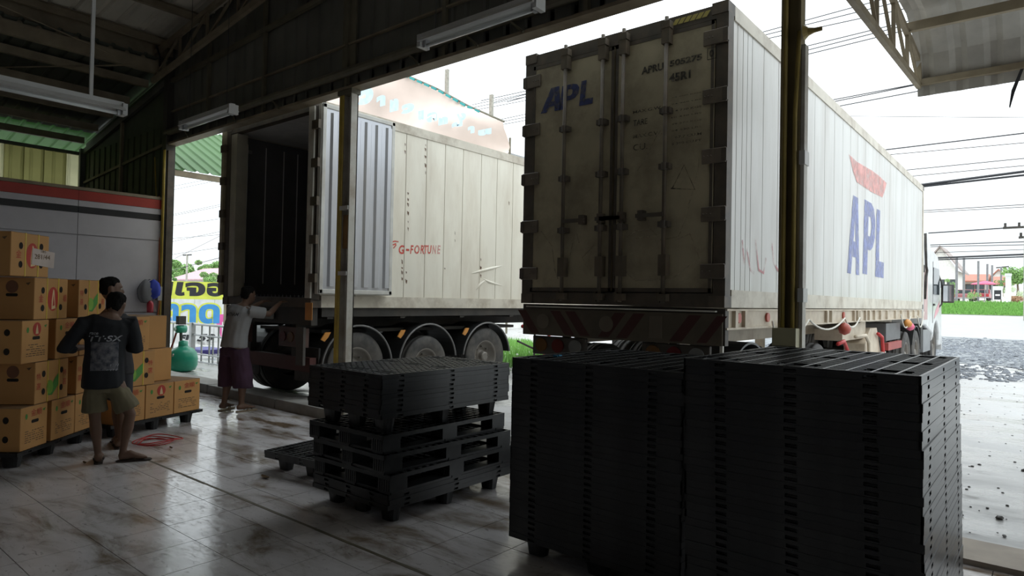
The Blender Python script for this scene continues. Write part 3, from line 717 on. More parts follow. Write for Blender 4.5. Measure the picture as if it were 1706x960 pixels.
# M: middle low stack, x -4.75..-3.7, y 3.1..4.5
def rack_pallet(w_, d_, loc, rz, label):
    t = thing('double_deck_pallet', label, 'pallet', loc, rz)
    key = '%d_%d' % (w_*100, d_*100)
    m = MB(); H = .132
    for z0, z1 in ((0, .018),):
        for q in (-w_/2+.06, 0, w_/2-.06): m.box(q-.055, q+.055, -d_/2, d_/2, z0, z1)
        for q in (-d_/2+.06, 0, d_/2-.06): m.box(-w_/2, w_/2, q-.05, q+.05, z0, z1+.002)
    m.build('bottom_deck', plastic_black, t)
    m = MB(); m.box(-w_/2, w_/2, -d_/2, -d_/2+.012, H-.03, H); m.box(-w_/2, w_/2, d_/2-.012, d_/2, H-.03, H)
    m.box(-w_/2, -w_/2+.012, -d_/2, d_/2, H-.03, H); m.box(w_/2-.012, w_/2, -d_/2, d_/2, H-.03, H)
    for i in range(1, 12): m.box(-w_/2+w_*i/12-.005, -w_/2+w_*i/12+.005, -d_/2, d_/2, H-.02, H-.001)
    for i in range(1, 18): m.box(-w_/2, w_/2, -d_/2+d_*i/18-.004, -d_/2+d_*i/18+.004, H-.018, H-.002)
    m.build('top_deck', plastic_black, t)
    bm_ = MB(); bw, bd = .13, .16
    bm_.box(-bw/2, bw/2, -bd/2, bd/2, .018, H-.03)
    for k in range(-2, 3): bm_.box(k*.024-.003, k*.024+.003, -bd/2-.004, bd/2+.004, .02, H-.032)
    bm_ = bm_.mesh('block', plastic_black); bl2 = MB().box(-bw/2, bw/2, -bd/2, bd/2, .018, H-.03).box(-bw/2-.003, -bw/2, -.05, .05, .03, .09).mesh('block', plastic_label)
    for i, fx in enumerate((-w_/2+bw/2, 0, w_/2-bw/2)):
        for j, fy in enumerate((-d_/2+bd/2, 0, d_/2-bd/2)):
            pale = (i == 0 and j == 1)
            o = put('block', bl2 if pale else bm_, t, loc=(fx, fy, 0), label='block with a worn pale grey face' if pale else None)
    return t
MX, MY = -4.06, 3.66
nest(3, MX+.07, MY+.0, 0, R(.5), .885, 1.36, {'rest': 'black pallet nested at the foot of the low middle stack'}, 'pallets at the foot of the middle stack')
z = .150+2*PP+.001
for k, (dx, rr, lab) in enumerate(((.05, 1, 'double deck black pallet, lowest of three in the middle stack'), (.03, -1.2, 'double deck black pallet, second of three in the middle stack'), (-.03, .8, 'double deck black pallet, topmost of three in the middle stack'))):
    rack_pallet(.885, 1.34, (MX+.02+dx, MY, z), R(rr), lab); z += .1335
nM = 9
nest(nM, MX-.0, MY-.0, z, R(-.5), .895, 1.38, {nM-1: 'black grid pallet topmost on the low middle stack', 'rest': 'black pallet nested in the upper part of the low middle stack'}, 'pallets in the upper part of the middle stack', lean=(.0, .0), jit=.006)
MTOP = z+nM*PP+.115
# low pair left of the middle stack, plastic greyed for light on it
pl = (-5.11, 3.88)
for k, lab in enumerate(('lower dusty pallet of the low pair on the tiles before the kerb', 'upper dusty grid pallet of the low pair on the tiles before the kerb')):
    t = pallet(1.0, 1.24, (pl[0]+.01*k, pl[1]-.01*k, k*PP), R(7), lab, paler=True)
# pallets under the cartons
A1, D1 = Vector((-7.073, 1.725, 0)), R(44.5); A2, D2 = Vector((-7.82, 2.74, 0)), R(19.5)
def frame_of(A, ang): 
    d = Vector((-math.sin(ang), math.cos(ang), 0)); n = Vector((math.cos(ang), math.sin(ang), 0)); return A, d, n
for (A, ang, lab) in ((A1, D1, 'black plastic pallet under the left part of the carton stack'), (A2, D2, 'black plastic pallet under the right part of the carton stack')):
    A, d, n = frame_of(A, ang); c = A+d*.6-n*.52
    pallet(1.06, 1.26, (c.x, c.y, 0), ang, lab)

# ================================================================== CARTONS
LF, SF, HB = .515, .385, .388
def carton(label, base, ang, t0, z, face, kind, off=0., tilt=0., side=True):
    """face 'L' or 'S' is the width of the lit front; t0 = start along the row, off = set back"""
    A, d, n = frame_of(base, ang); wd, dp = (LF, SF) if face == 'L' else (SF, LF)
    o = A+d*t0-n*off; o.z = z
    t = thing('fruit_carton', label, 'carton', o, ang+tilt)
    # local frame: x = outwards (front normal), y = along the row
    bd = MB().box(-dp, 0, 0, wd, 0, HB-.004).build('carton_body', [card], t); bevel(bd, .006, 2)
    fm = MB(); fm.box(-dp+.003, -.003, .003, wd/2-.0015, HB-.004, HB-.001); fm.box(-dp+.003, -.003, wd/2+.0015, wd-.003, HB-.004, HB-.001)
    fm.build('top_flap', card_side, t)
    o0 = Vector((.001, 0, 0)); U, V = YP, ZP
    def F(poly, m_, name): return flat(name, poly, m_, o0, U, V, t)
    def holes(pts, rx, ry, U_=YP, oo=Vector((.001, 0, 0)), name='vent_hole', th=.0015):
        for (a, b_) in pts: flat(name, ell(a, b_, rx, ry, 14), hole_m, oo, U_, ZP, t, th)
    def slot(a, b_, wd_, h_, U_=YP, oo=Vector((.001, 0, 0))):
        flat('hand_hole', ell(a-wd_/2, b_, h_/2, h_/2, 10)[3:8]+ell(a+wd_/2, b_, h_/2, h_/2, 10)[-2:]+ell(a+wd_/2, b_, h_/2, h_/2, 10)[:3], hole_m, oo, U_, ZP, t)
    if kind in ('pear', 'oval'):
        holes([(wd*.24, .27), (wd*.24, .105), (wd*.78, .28), (wd*.78, .11)], .026, .031)
        for q in (.36, .70):
            st = MB(); st.box(.0, .003, wd*q-.006, wd*q+.006, 0, HB); st.box(-dp, .003, wd*q-.006, wd*q+.006, HB-.002, HB+.001)
            st.build('strap', strap_y, t)
    if kind == 'pear':
        F([(wd*.36, .06), (wd*.5, .055), (wd*.60, .10), (wd*.70, .15), (wd*.72, .225), (wd*.70, .26), (wd*.60, .22), (wd*.54, .19), (wd*.5, .16), (wd*.38, .2), (wd*.33, .14)], print_green, 'fruit_print')
        flat('fruit_print', ell(wd*.43, .135, .05, .065), print_lgreen, o0, U, V, t, .002)
        for u0, c_ in ((.08, '特'), (.86, '特')): txt('red_characters', c_, print_red, o0+U*(wd*u0-.02)+V*.22, U, V, .06, .06, t)
        for u0, c_ in ((.08, '選'), (.86, '選')): txt('red_characters', c_, print_red, o0+U*(wd*u0-.02)+V*.13, U, V, .06, .06, t)
    if kind == 'oval':
        F(ell(wd*.54, .19, .083, .115), print_red, 'oval_emblem')
        flat('oval_emblem', [(wd*.50, .09), (wd*.62, .10), (wd*.60, .17), (wd*.57, .27), (wd*.54, .285), (wd*.52, .24), (wd*.50, .17)], print_cream, o0, U, V, t, .002)
        flat('oval_emblem', [(wd*.53, .12), (wd*.59, .13), (wd*.55, .24)], print_red, o0, U, V, t, .0023)
        txt('red_characters', '金', print_red, o0+U*(wd*.12)+V*.16, U, V, .07, .07, t); txt('red_characters', '順', print_red, o0+U*(wd*.86)+V*.16, U, V, .055, .07, t)
    if kind in ('logo', 'chars'):
        slot(wd*.52, .225 if kind == 'logo' else .245, .075, .032)
        flat('leaf_mark', ell(wd*.20, .30, .018, .028, 6), print_green, o0, U, V, t); flat('leaf_mark', [(wd*.80, .335), (wd*.92, .345), (wd*.86, .315)], print_green, o0, U, V, t)
        if kind == 'logo':
            F(ell(wd*.54, .305, .058, .062), print_red, 'round_emblem')
            flat('round_emblem', [(wd*.54-.02, .26), (wd*.54+.022, .262), (wd*.54+.012, .31), (wd*.54, .35), (wd*.54-.016, .30)], print_cream, o0, U, V, t, .002)
        else: txt('red_characters', '金順', print_red, o0+U*(wd*.36)+V*.29, U, V, .16, .065, t)
        b = bmesh.new()
        for r_ in range(6):
            u0 = wd*.16
            while u0 < wd*.84:
                lw = random.uniform(.015, .06)
                if random.random() > .25: b.faces.new([b.verts.new(Vector((.0025, u, v))) for u, v in ((u0, .16-r_*.02), (min(u0+lw, wd*.86), .16-r_*.02), (min(u0+lw, wd*.86), .167-r_*.02), (u0, .167-r_*.02))])
                u0 += lw+.012
        me = bpy.data.meshes.new('text_lines'); b.to_mesh(me); b.free(); me.materials.append(print_dark); put('text_lines', me, t)
    if side:   # end turned to the left, normal -y
        oo = Vector((-dp, -.001, 0))
        if face == 'L':
            flat('round_emblem', ell(dp*.5, .30, .055, .058), mat('shaded_red_emblem', (.20, .09, .05), .8), oo, XP, ZP, t, .0015)  # emblem and leaf print darkened to put in the shade on this end
            slot(dp*.5, .225, .075, .03, XP, oo); flat('leaf_mark', [(dp*.80, .335), (dp*.92, .345), (dp*.86, .315)], print_dark, oo, XP, ZP, t)
        else:
            holes([(dp*.76, .28), (dp*.76, .11), (dp*.24, .28), (dp*.24, .11)], .026, .031, XP, oo)
            st = MB(); st.box(-dp+dp*.62-.006, -dp+dp*.62+.006, -.003, 0, 0, HB); st.build('strap', strap_y, t)
    return t
z0 = .1515; Z = [z0+k*(HB+.004) for k in range(6)]
P1 = (A1, D1); P2 = (A2, D2)
carton('carton with red characters at the left end of the bottom row', *P1, 0.02, Z[0], 'S', 'chars')
carton('carton with red characters, second from the left in the bottom row', *P1, .47, Z[0], 'S', 'chars')
carton('carton with red characters beside the black shirted person\'s left leg', *P1, .865, Z[0], 'S', 'chars')
carton('carton with a green pear at the left end of the second row', *P1, .205, Z[1], 'L', 'pear')
carton('carton with a green pear just left of the black shirt, second row', *P1, .87, Z[1], 'L', 'pear')
carton('carton with a red round emblem at the left end of the third row', *P1, .0, Z[2], 'S', 'logo')
carton('carton with red characters left of the black sleeve, third row', *P1, .50, Z[2], 'S', 'chars')
carton('carton behind the black shirt in the middle of the third row', *P1, .905, Z[2], 'S', 'chars', side=False)
carton('yellow strapped carton with a red oval emblem, left in the fourth row', *P1, .155, Z[3], 'L', 'oval')
carton('yellow strapped carton with a green pear, right in the fourth row', *P1, .865, Z[3], 'L', 'pear')
top = carton('topmost carton with a paper note over its red emblem', *P1, -.18, Z[4], 'L', 'oval', tilt=R(-1))
nt2 = MB().box(0, .003, LF*.5, LF*1.12, .10, .25, Matrix.Translation((.004, 0, .03)) @ Matrix.Rotation(R(-4), 4, 'X')).build('paper_note', paper)
nt2.matrix_world = top.matrix_basis.copy(); tag(nt2, 'pale paper note with handwriting on the topmost carton', 'note')
txt('handwriting', '281/44', print_dark, (.0085, LF*.58, .165), YP, ZP, .22, .045, nt2); txt('handwriting', '185', print_dark, (.0085, LF*.75, .225), YP, ZP, .07, .025, nt2)
carton('carton right of the khaki shorts, bottom row, partly hidden', *P2, .01, Z[0], 'S', 'chars', side=False)
carton('carton with a red round emblem, second from the right in the bottom row', *P2, .405, Z[0], 'S', 'logo', side=False)
carton('carton with red characters at the right end of the bottom row', *P2, .80, Z[0], 'S', 'chars', side=False)
carton('yellow strapped carton with a green pear right of the khaki shorts', *P2, .0, Z[1], 'L', 'pear', side=False)
carton('carton with a hand hole at the black shirted person\'s right elbow', *P2, .04, Z[2], 'S', 'chars', side=False)
carton('plain carton set back behind the one at the right elbow', *P2, .44, Z[2]-.0, 'S', 'plain', off=.18, side=False)
carton('plain carton set back, second row, under another plain one', *P2, .525, Z[1], 'S', 'plain', off=.18, side=False)
carton('plain carton set back, bottom row, below the plain ones', *P2, .30, Z[0], 'L', 'plain', off=LF+.01, side=False)

# ================================================================== SHIPPING CONTAINERS
def container(label, x0, x1, y0, L_, z0, H_, seams, side_mat, rail_mat, name='shipping_container'):
    t = thing(name, label, 'shipping container', ((x0+x1)/2, y0, z0))
    w_ = (x1-x0)/2
    T = lambda: MB()
    # local: x -w..w, y 0..L, z 0..H
    cast = T(); cast.box(-.08, .08, -.085, .085, -.055, .055); cast = cast.mesh('corner_casting', door_frame)
    # casting with an oval hole shown by a recessed dark slot
    def casting(x, y, z):
        o = put('corner_casting', cast, t, loc=(x, y, z)); return o
    for x in (-w_+.08, w_-.08):
        for y in (.085, L_-.085):
            for z in (.055, H_-.055): casting(x, y, z)
    m = T()
    for x in (-w_, w_-.12): m.box(x+.0, x+.12, .01, .14, .10, H_-.10)
    pieces(m, 'rear_corner_post', door_frame, t)
    m = T()
    for x in (-w_, w_-.14): m.box(x, x+.14, L_-.16, L_, .10, H_-.10)
    pieces(m, 'front_corner_post', rail_mat, t)
    T().box(-w_+.12, w_-.12, .01, .12, H_-.15, H_-.02).build('door_header', door_frame, t)
    T().box(-w_+.12, w_-.12, .01, .12, .0, .13).build('door_sill', door_frame, t)
    for s_ in (-1, 1):
        xo = s_*w_; a, b_ = min(xo, xo-s_*.06), max(xo, xo-s_*.06)
        T().box(a, b_, .17, L_-.17, H_-.14, H_-.0).build('top_side_rail', rail_mat, t)
        T().box(a, b_, .17, L_-.17, .0, .17).build('bottom_side_rail', rail_mat, t)
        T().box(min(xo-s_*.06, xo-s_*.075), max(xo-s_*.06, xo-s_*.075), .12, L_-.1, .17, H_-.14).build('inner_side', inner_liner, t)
    T().box(-w_+.06, w_-.06, .1, L_-.1, H_-.06, H_-.03).build('roof', side_mat, t)
    T().box(-w_+.07, w_-.07, .1, L_-.1, H_-.12, H_-.10).build('ceiling_liner', mat('ceiling_liner', (.6, .6, .58), .5), t)
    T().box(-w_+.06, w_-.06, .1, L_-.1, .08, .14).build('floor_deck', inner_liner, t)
    T().box(-w_+.06, w_-.06, L_-.12, L_-.02, .1, H_-.1).build('front_wall', side_mat, t)
    T().box(w_-.055, w_-.045, .14, L_-.16, .16, H_-.13).build('seam_backing', seam_dark, t)
    s2 = [s_ for s_ in seams]
    for a, b_ in zip(s2, s2[1:]):
        p = T(); p.box(w_-.05, w_-.012, a+.006, b_-.006, .17, H_-.14)
        k = 1 if b_-a < .35 else 2
        p = p.build('side_panel', side_mat, t); 
    p = T().box(-w_+.012, -w_+.05, .14, L_-.16, .17, H_-.14).build('side_panel', side_mat, t, label='long left side skin')
    return t
def reefer_door(w_, h_, m_in, name='door'):
    pass
# ---- container 2 (lettered, right)
X0, X1, Y0, L2, Z0c, H2 = -4.765, -2.345, 5.94, 12.15, 1.56, 2.89
sx = [1226.5, 1236, 1243.7, 1251.5, 1271, 1296, 1325, 1357, 1374, 1390, 1404, 1417, 1429, 1442, 1454, 1465, 1474, 1483]
seams = [.15] + [on(a, 400, 'x', X1).y-Y0 for a in sx]
seams = [s_ for i, s_ in enumerate(seams) if i == 0 or s_-seams[i-1] > .03]
while seams[-1] < L2-.9: seams.append(seams[-1]+.62)
seams.append(L2-.16)
c2 = container('tall refrigerated container with closed grimy doors, black code numbers and blue letters', X0, X1, Y0, L2, Z0c, H2, seams, reefer_side, reefer_rail)
w2 = (X1-X0)/2
# doors
for s_, nm in ((-1, 'left'), (1, 'right')):
    xa, xb = (-w2+.13, -.012) if s_ < 0 else (.012, w2-.13)
    d = bevel(MB().box(xa, xb, -.0, .075, .14, H2-.16).build('door', door_paint, c2), .012)
    g = MB()
    for q in ((xa, xa+.03, -.006, 0, .14, H2-.16), (xb-.03, xb, -.006, 0, .14, H2-.16), (xa, xb, -.006, 0, .14, .18), (xa, xb, -.006, 0, H2-.2, H2-.16)): g.box(*q)
    g.build('door_gasket', door_frame, d)
    bars = ((-.82, -.26) if s_ < 0 else (.16, .70))
    bars = [(-.60, -.12), (.13, .61)][0 if s_ < 0 else 1]
    for bx_ in bars:
        lb = MB().tube([(bx_, -.055, .03), (bx_, -.055, H2-.03)], .021, 10).build('locking_bar', rusty, d, smooth=True)
        m = MB()
        for z, h in ((H2-.30, .13), (.30, .13)): m.box(bx_-.042, bx_+.042, -.085, -.0, z, z+h*1.6)
        pieces(m, 'bar_bracket', rusty, d)
        m = MB()
        for z in (.78, 1.35, 1.90): m.box(bx_-.055, bx_+.055, -.08, 0, z, z+.055).cyl((bx_, -.06, z+.027), .034, .07, 'z', 10)
        pieces(m, 'bar_guide', door_frame, d)
        m = MB()
        for z in (H2-.115, .085): m.box(bx_-.04, bx_+.05, -.09, -.01, z-.035, z+.035); m.box(bx_-.06, bx_-.03, -.07, -.01, z-.05, z+.05)
        pieces(m, 'cam_keeper', rusty, d)
        hx = 1 if bx_ < 0 else -1
        m = MB(); m.box(min(bx_, bx_+hx*.30), max(bx_, bx_+hx*.30), -.085, -.065, .885, .925); m.box(bx_+hx*.25-.03, bx_+hx*.25+.03, -.08, -.0, .86, .96)
        m.build('bar_handle', door_frame, d)
    for z in (.34, .88, 1.43, 2.0, 2.56):
        hx0, hx1 = (-w2+.0, -w2+.235) if s_ < 0 else (w2-.235, w2-.0)
        h = MB(); h.box(hx0, hx1, -.022, .0, z-.07, z+.07)
        for q in range(3):
            bxh = (hx0+.14+q*.035) if s_ < 0 else (hx1-.14-q*.035); h.cyl((bxh, -.026, z), .009, .01, 'y', 6)
        h = bevel(h.build('hinge', mat('hinge_grime', (.15, .12, .09), .5, var=.3, scale=6, dirt=(.05, .04, .03)), d), .006, 1)
        kx = (-w2-.016, -w2+.04) if s_ < 0 else (w2-.04, w2+.016)
        MB().box(kx[0]+(.007 if s_ < 0 else 0), kx[1]-(0 if s_ < 0 else .007), -.028, .01, z-.06, z+.06).build('hinge_knuckle', door_frame, h)
# the markings of the right door hang under it (sub-parts)
dL = [c for c in c2.children if c.name.startswith('door') and c.data.vertices[0].co.x < -.5 and 'header' not in c.name and 'sill' not in c.name and 'gasket' not in c.name][0]
dR = [c for c in c2.children if c.name.startswith('door') and c.data.vertices[0].co.x > -.5 and 'header' not in c.name and 'sill' not in c.name][0]
OB = Vector((-(X0+X1)/2, 0, -Z0c))
def rear(px, py):
    p = on(px, py, 'y', Y0-.004); return Vector((p.x, 0, p.z))+OB
def mark(name, body, m_, bl, tr, parent, **k):
    a, b_ = rear(*bl), rear(*tr); return txt(name, body, m_, (a.x, -.007, a.z), XP, ZP, b_.x-a.x, b_.z-a.z, parent, **k)
GL = {'A': ([(0, 0), (.32, 1), (.72, 1), (1, 0), (.70, 0), (.66, .22), (.38, .22), (.30, 0)], [(.44, .42), (.60, .42), (.54, .76)]),
      'P': ([(0, 0), (0, 1), (.62, 1), (.86, .94), (1, .79), (1, .54), (.84, .40), (.62, .34), (.38, .34), (.38, 0)], [(.38, .53), (.38, .80), (.56, .80), (.64, .74), (.64, .59), (.56, .53)]),
      'L': ([(0, 0), (0, 1), (.40, 1), (.40, .24), (1, .24), (1, 0)], [])}
def glyph(name, ch, m_, o, U, V, w_, h_, parent, shear=.12, th=.0015):
    """heavy block letter; a closed counter is cut out"""
    U, V, o = Vector(U), Vector(V), Vector(o); N = U.cross(V); b = bmesh.new(); es = []
    for loop in GL[ch]:
        vs_ = [b.verts.new(o+U*((p[0]+shear*p[1])*w_)+V*(p[1]*h_)+N*th) for p in loop]
        es += [b.edges.new((vs_[i], vs_[(i+1) % len(vs_)])) for i in range(len(vs_))] if vs_ else []
    bmesh.ops.triangle_fill(b, use_beauty=True, edges=es)
    me = bpy.data.meshes.new(name); b.to_mesh(me); b.free(); me.materials.append(m_); return put(name, me, parent)
for ch, bl, tr_, sh_ in (('A', (901, 190), (935, 143), .2), ('P', (932, 184), (962, 138), .15), ('L', (965, 177), (988, 131), .15)):
    a, b_ = rear(*bl), rear(*tr_); glyph('blue_letter', ch, blue_ink, (a.x, -.007, a.z), XP, ZP, b_.x-a.x, b_.z-a.z, dL, sh_)
mark('container_code', 'APRU', black_ink, (1069, 125), (1106, 104), dR, bold=.04)
mark('container_code', '505275', black_ink, (1116, 112), (1170, 89), dR, bold=.04)
mark('container_code', '0', black_ink, (1182, 96), (1190, 82), dR, bold=.04)
a, b_ = rear(1179, 100), rear(1194, 78)
stroke('code_box', [(a.x, a.z), (b_.x, a.z), (b_.x, b_.z), (a.x, b_.z), (a.x, a.z)], .008, black_ink, (0, -.007, 0), XP, ZP, dR)
mark('container_code', '45R1', black_ink, (1115, 138), (1151, 116), dR, bold=.04)
for k, (s1, s2_) in enumerate((('MAX.G.W.', '34 000 KGS'), ('', '74 960 LBS'), ('TARE', '4 730 KGS'), ('', '10 430 LBS'), ('MAX.C.W.', '29 270 KGS'), ('', '64 530 LBS'), ('CU.', '67.7 CU.M'), ('', '2 390 CU.FT'))):
    y = 162+k*11.2; mm_ = black_ink if k < 3 else black_faint
    if s1: mark('weight_lettering', s1, mm_, (1055, y+28-k*.9), (1055+(48 if len(s1) > 5 else 24), y+14-k*.9), dR, bold=.01)
    mark('weight_lettering', s2_, mm_, (1119+(6 if len(s2_) < 10 else 0), y+2), (1169, y-9), dR, bold=.01)
# warning triangle and chalk scrawls low on the doors
def scr(pts, wd_, m_, par, name='chalk_scrawl'):
    q = [rear(*p) for p in pts]; stroke(name, [(p.x, p.z) for p in q], wd_, m_, (0, -.008, 0), XP, ZP, par)
scr([(1120, 315), (1140, 275), (1158, 316), (1118, 314)], .012, black_faint, dR, 'warning_triangle')
scr([(1062, 285), (1075, 265), (1088, 240), (1095, 225)], .01, chalk, dR)
scr([(1045, 395), (1060, 385), (1085, 382), (1095, 392), (1060, 398)], .012, chalk, dR)
scr([(1125, 400), (1150, 390), (1165, 430), (1120, 465), (1060, 468), (1040, 450)], .012, chalk, dR)
scr([(1100, 400), (1130, 395), (1135, 385), (1160, 300), (1165, 265)], .012, chalk, dR)
scr([(902, 385), (920, 410), (925, 450), (930, 465)], .014, chalk, dL); scr([(945, 455), (955, 400), (960, 385), (965, 405)], .014, chalk, dL)
scr([(990, 410), (970, 430), (985, 450), (975, 440)], .010, chalk, dL)
# hazard strip in yellow/black along the header
hs = MB(); a, b_ = rear(1120, 40), rear(1180, 22)
for k in range(6):
    u = a.x+(b_.x-a.x)*k/6; flat('hazard_strip', [(u, H2-.115), (u+.05, H2-.115), (u+.09, H2-.06), (u+.04, H2-.06)], mat('hazard_yellow', (.50, .42, .12), .6), (0, -.0, 0), XP, ZP, c2, .012)
hs.b.free()
# side letters and red bird mark on the right side
def sidep(px, py):
    p = on(px, py, 'x', X1-.010); return (p.y, p.z)
OS = Vector((w2-.0105, -Y0, -Z0c))
def sflat(name, pts, m_, par=c2): return flat(name, [sidep(*p) for p in pts], m_, OS, YP, ZP, par, .003)
def sletters(body, box_, m_):
    (xa, yb), (xb, yt) = box_; a = sidep(xa, yb); b_ = sidep(xb, yt); return glyph('side_letter', body, m_, OS+YP*a[0]+ZP*a[1], YP, ZP, b_[0]-a[0], b_[1]-a[1], c2, .1, .003)
sletters('A', ((1411, 455), (1433, 332)), blue_side); sletters('P', ((1437, 456), (1457, 342)), blue_side); sletters('L', ((1458, 461), (1473, 355)), blue_side)
sflat('red_emblem', [(1414, 257), (1428, 270), (1440, 277), (1452, 284), (1463, 292), (1477, 305), (1474, 318), (1470, 329), (1462, 325), (1452, 320), (1440, 312), (1428, 304), (1423, 292)], red_side)
for st in ([(1236, 400), (1240, 440), (1244, 415), (1250, 450), (1256, 455)], [(1258, 400), (1264, 450), (1272, 455), (1276, 430)], [(1286, 405), (1289, 440), (1297, 452)]):
    q = [sidep(*p) for p in st]; stroke('spray_scrawl', q, .035, red_spray, OS, YP, ZP, c2, .003)

# ---- container 1 (open, left)
X0b, X1b, Y0b, L1, Z0b, H1 = -10.36, -7.88, 5.19, 12.1, 1.43, 2.90
sx1 = [674.7, 709, 740, 770, 800.6, 827, 853.7]
seams = [.15, .75] + [on(a, 400, 'x', X1b).y-Y0b for a in sx1]
while seams[-1] < L1-.9: seams.append(seams[-1]+.5)
seams.append(L1-.16)
c1 = container('white refrigerated container with its rear doors open, interior dark', X0b, X1b, Y0b, L1, Z0b, H1, seams, reefer_white, reefer_rail)
w1 = (X1b-X0b)/2
# bright rib lines of the dark inner wall
for a in (411, 442, 472, 495):
    y = on(a, 350, 'x', X0b+.10).y-Y0b
    MB().box(-w1+.075, -w1+.088, y-.006, y+.006, .35, H1-.25).build('wall_rib', mat('pale_rib', (.85, .85, .82), .35), c1)
MB().box(-w1+.075, -w1+.08, .22, .40, H1-.40, H1-.34).build('interior_plate', mat('plate_grey', (.30, .30, .28), .5), c1)
for k in range(22): MB().box(-w1+.12+k*.103, -w1+.15+k*.103, .12, 8, .14, .17).build('floor_rail', inner_liner, c1)
MB().box(-w1+.12, -w1+.30, .02, .2, .13, H1-.16).build('door_jamb', mat('olive_jamb', (.42, .39, .31), .5), c1)
MB().box(w1-.13, w1-.0, -.012, .01, .13, H1-.1).build('rear_post_face', cream_paint, c1, label='pale worn face of the right door post')
# right door folded back flat along the side, inner face outwards
dr = MB().box(w1+.035, w1+.11, .03, 1.33, .19, H1-.06).build('door', gasket, c1, label='open right door folded back, silver ribbed liner outwards')
bevel(dr, .01)
q = MB()
q.box(w1+.11, w1+.118, .10, 1.26, .26, H1-.13)
q.build('door_liner', liner, dr)
for k in range(6):
    y = .17+k*.195
    q = MB(); q.prism([(y, 0), (y+.03, .028), (y+.10, .028), (y+.13, 0)], (w1+.118, 0, .30), YP, XP, ZP, H1-.48)
    q.build('liner_rib', liner, dr)
fr = MB()
for bb in ((.04, .10, .2, H1-.07), (1.26, 1.32, .2, H1-.07)): fr.box(w1+.11, w1+.135, bb[0], bb[1], bb[2], bb[3])
fr.box(w1+.11, w1+.135, .04, 1.32, .2, .26); fr.box(w1+.11, w1+.135, .04, 1.32, H1-.13, H1-.07)
bevel(fr.build('gasket_frame', gasket, dr), .008)
# left door folded back on the hidden side
dl = MB().box(-w1-.12, -w1-.04, -.02, 1.22, .15, H1-.06).build('door', door_paint, c1, label='open left door folded back, seen edge on')
for k in range(5): MB().box(-w1-.13, -w1+.02, -.035, .02, .35+k*.53, .47+k*.53).build('hinge', rusty, dl)
for k in range(5): MB().box(w1-.03, w1+.13, -.03, .01, .35+k*.53, .47+k*.53).build('hinge', rusty, dr)
# stains, lettering on the side
OS1 = Vector(((w1)-.0115, -Y0b, -Z0b)); 
def side1(px, py):
    p = on(px, py, 'x', X1b-.0115); return (p.y, p.z)
x_ = 664
for ch, xa, xb in (('G', 664, 674), ('-', 676, 682), ('F', 683, 689), ('O', 690, 699), ('R', 700, 707), ('T', 706, 713), ('U', 712, 719), ('N', 720, 727), ('E', 728, 734)):
    a = side1(xa, 418 if ch == '-' else 423); b_ = side1(xb, 415 if ch == '-' else 409)
    txt('red_lettering', ch, red_ink if ch not in 'NE' else red_side, OS1+YP*a[0]+ZP*a[1], YP, ZP, b_[0]-a[0], b_[1]-a[1], c1, bold=.03, shear=.15, th=.002)
for pts_ in ([(650, 404), (658, 402), (664, 403)], [(652, 409), (660, 406)], [(655, 414), (660, 408)]):
    stroke('red_mark', [side1(*p) for p in pts_], .02, red_ink, OS1, YP, ZP, c1, .002)
for (px, y0_, y1_) in ((680, 320, 388), (709, 240, 285), (670, 432, 465), (677, 452, 468), (758, 385, 400), (801, 430, 470), (741, 446, 456), (848, 335, 348), (675, 238, 250)):
    y = y0_
    while y < y1_:
        h = random.uniform(3, 9); wpx = random.uniform(.6, 2.4)
        sp_ = [side1(px-wpx, y), side1(px+wpx*.7, y+h*.3), side1(px+wpx*.4, y+h), side1(px-wpx*.5, y+h*.8)]
        flat('rust_stain', sp_[::-1], rust_stain, OS1, YP, ZP, c1, .002); y += h+random.uniform(1, 9)
# dents: creases pressed into the lower side
for st in ([(778, 458), (800, 452), (820, 447), (845, 441)], [(800, 462), (815, 470), (850, 480)], [(790, 488), (800, 474), (815, 462)]):
    q_ = [side1(*p) for p in st]
    MB().tube([OS1+YP*a+ZP*b_ + XP*(-.012) for a, b_ in q_], [.004]+[.03]*(len(q_)-2)+[.004], 8).build('dent_crease', reefer_white, c1, smooth=True)

# ================================================================== TRAILERS AND TRUCK
def wheel(parent, x, y, z, r, wd_=.30, side=1, name='wheel', ringc=False):
    """tyre with tread; outer face towards +x when side=1"""
    k = r/.5; L_ = wd_/2
    ty = MB().lathe([(-L_*.85, .27*k), (-L_, .33*k), (-L_*1.02, .42*k), (-L_*.88, .485*k), (-L_*.7, .5*k), (-L_*.68, .488*k), (-L_*.3, .488*k), (-L_*.28, .5*k), (-.006, .5*k), (0, .488*k), (.006, .5*k), (L_*.28, .5*k), (L_*.3, .488*k), (L_*.68, .488*k), (L_*.7, .5*k), (L_*.88, .485*k), (L_*1.02, .42*k), (L_, .33*k), (L_*.85, .27*k)], (0, 0, 0), 'x', 40)
    o = ty.build(name, rubber, parent, smooth=True, loc=(x, y, z))
    s_ = side
    rm = MB().lathe([(s_*L_*.86, .285*k), (s_*L_*.92, .27*k), (s_*L_*.7, .25*k), (s_*L_*.1, .235*k), (s_*L_*.05, .12*k), (s_*L_*.25, .11*k), (s_*L_*.25, .0)], (0, 0, 0), 'x', 32)
    rim = rm.build('rim', rim_m, o, smooth=True)
    hb_ = MB().lathe([(s_*L_*.2, .085*k), (s_*L_*.75, .08*k), (s_*L_*.85, .06*k), (s_*L_*.85, 0)], (0, 0, 0), 'x', 16)
    for q in range(8):
        a = q*math.pi/4; hb_.cyl((s_*L_*.2, .17*k*math.cos(a), .17*k*math.sin(a)), .014, .04, 'x', 6)
    hb_.build('hub', rim_m, o)
    return o
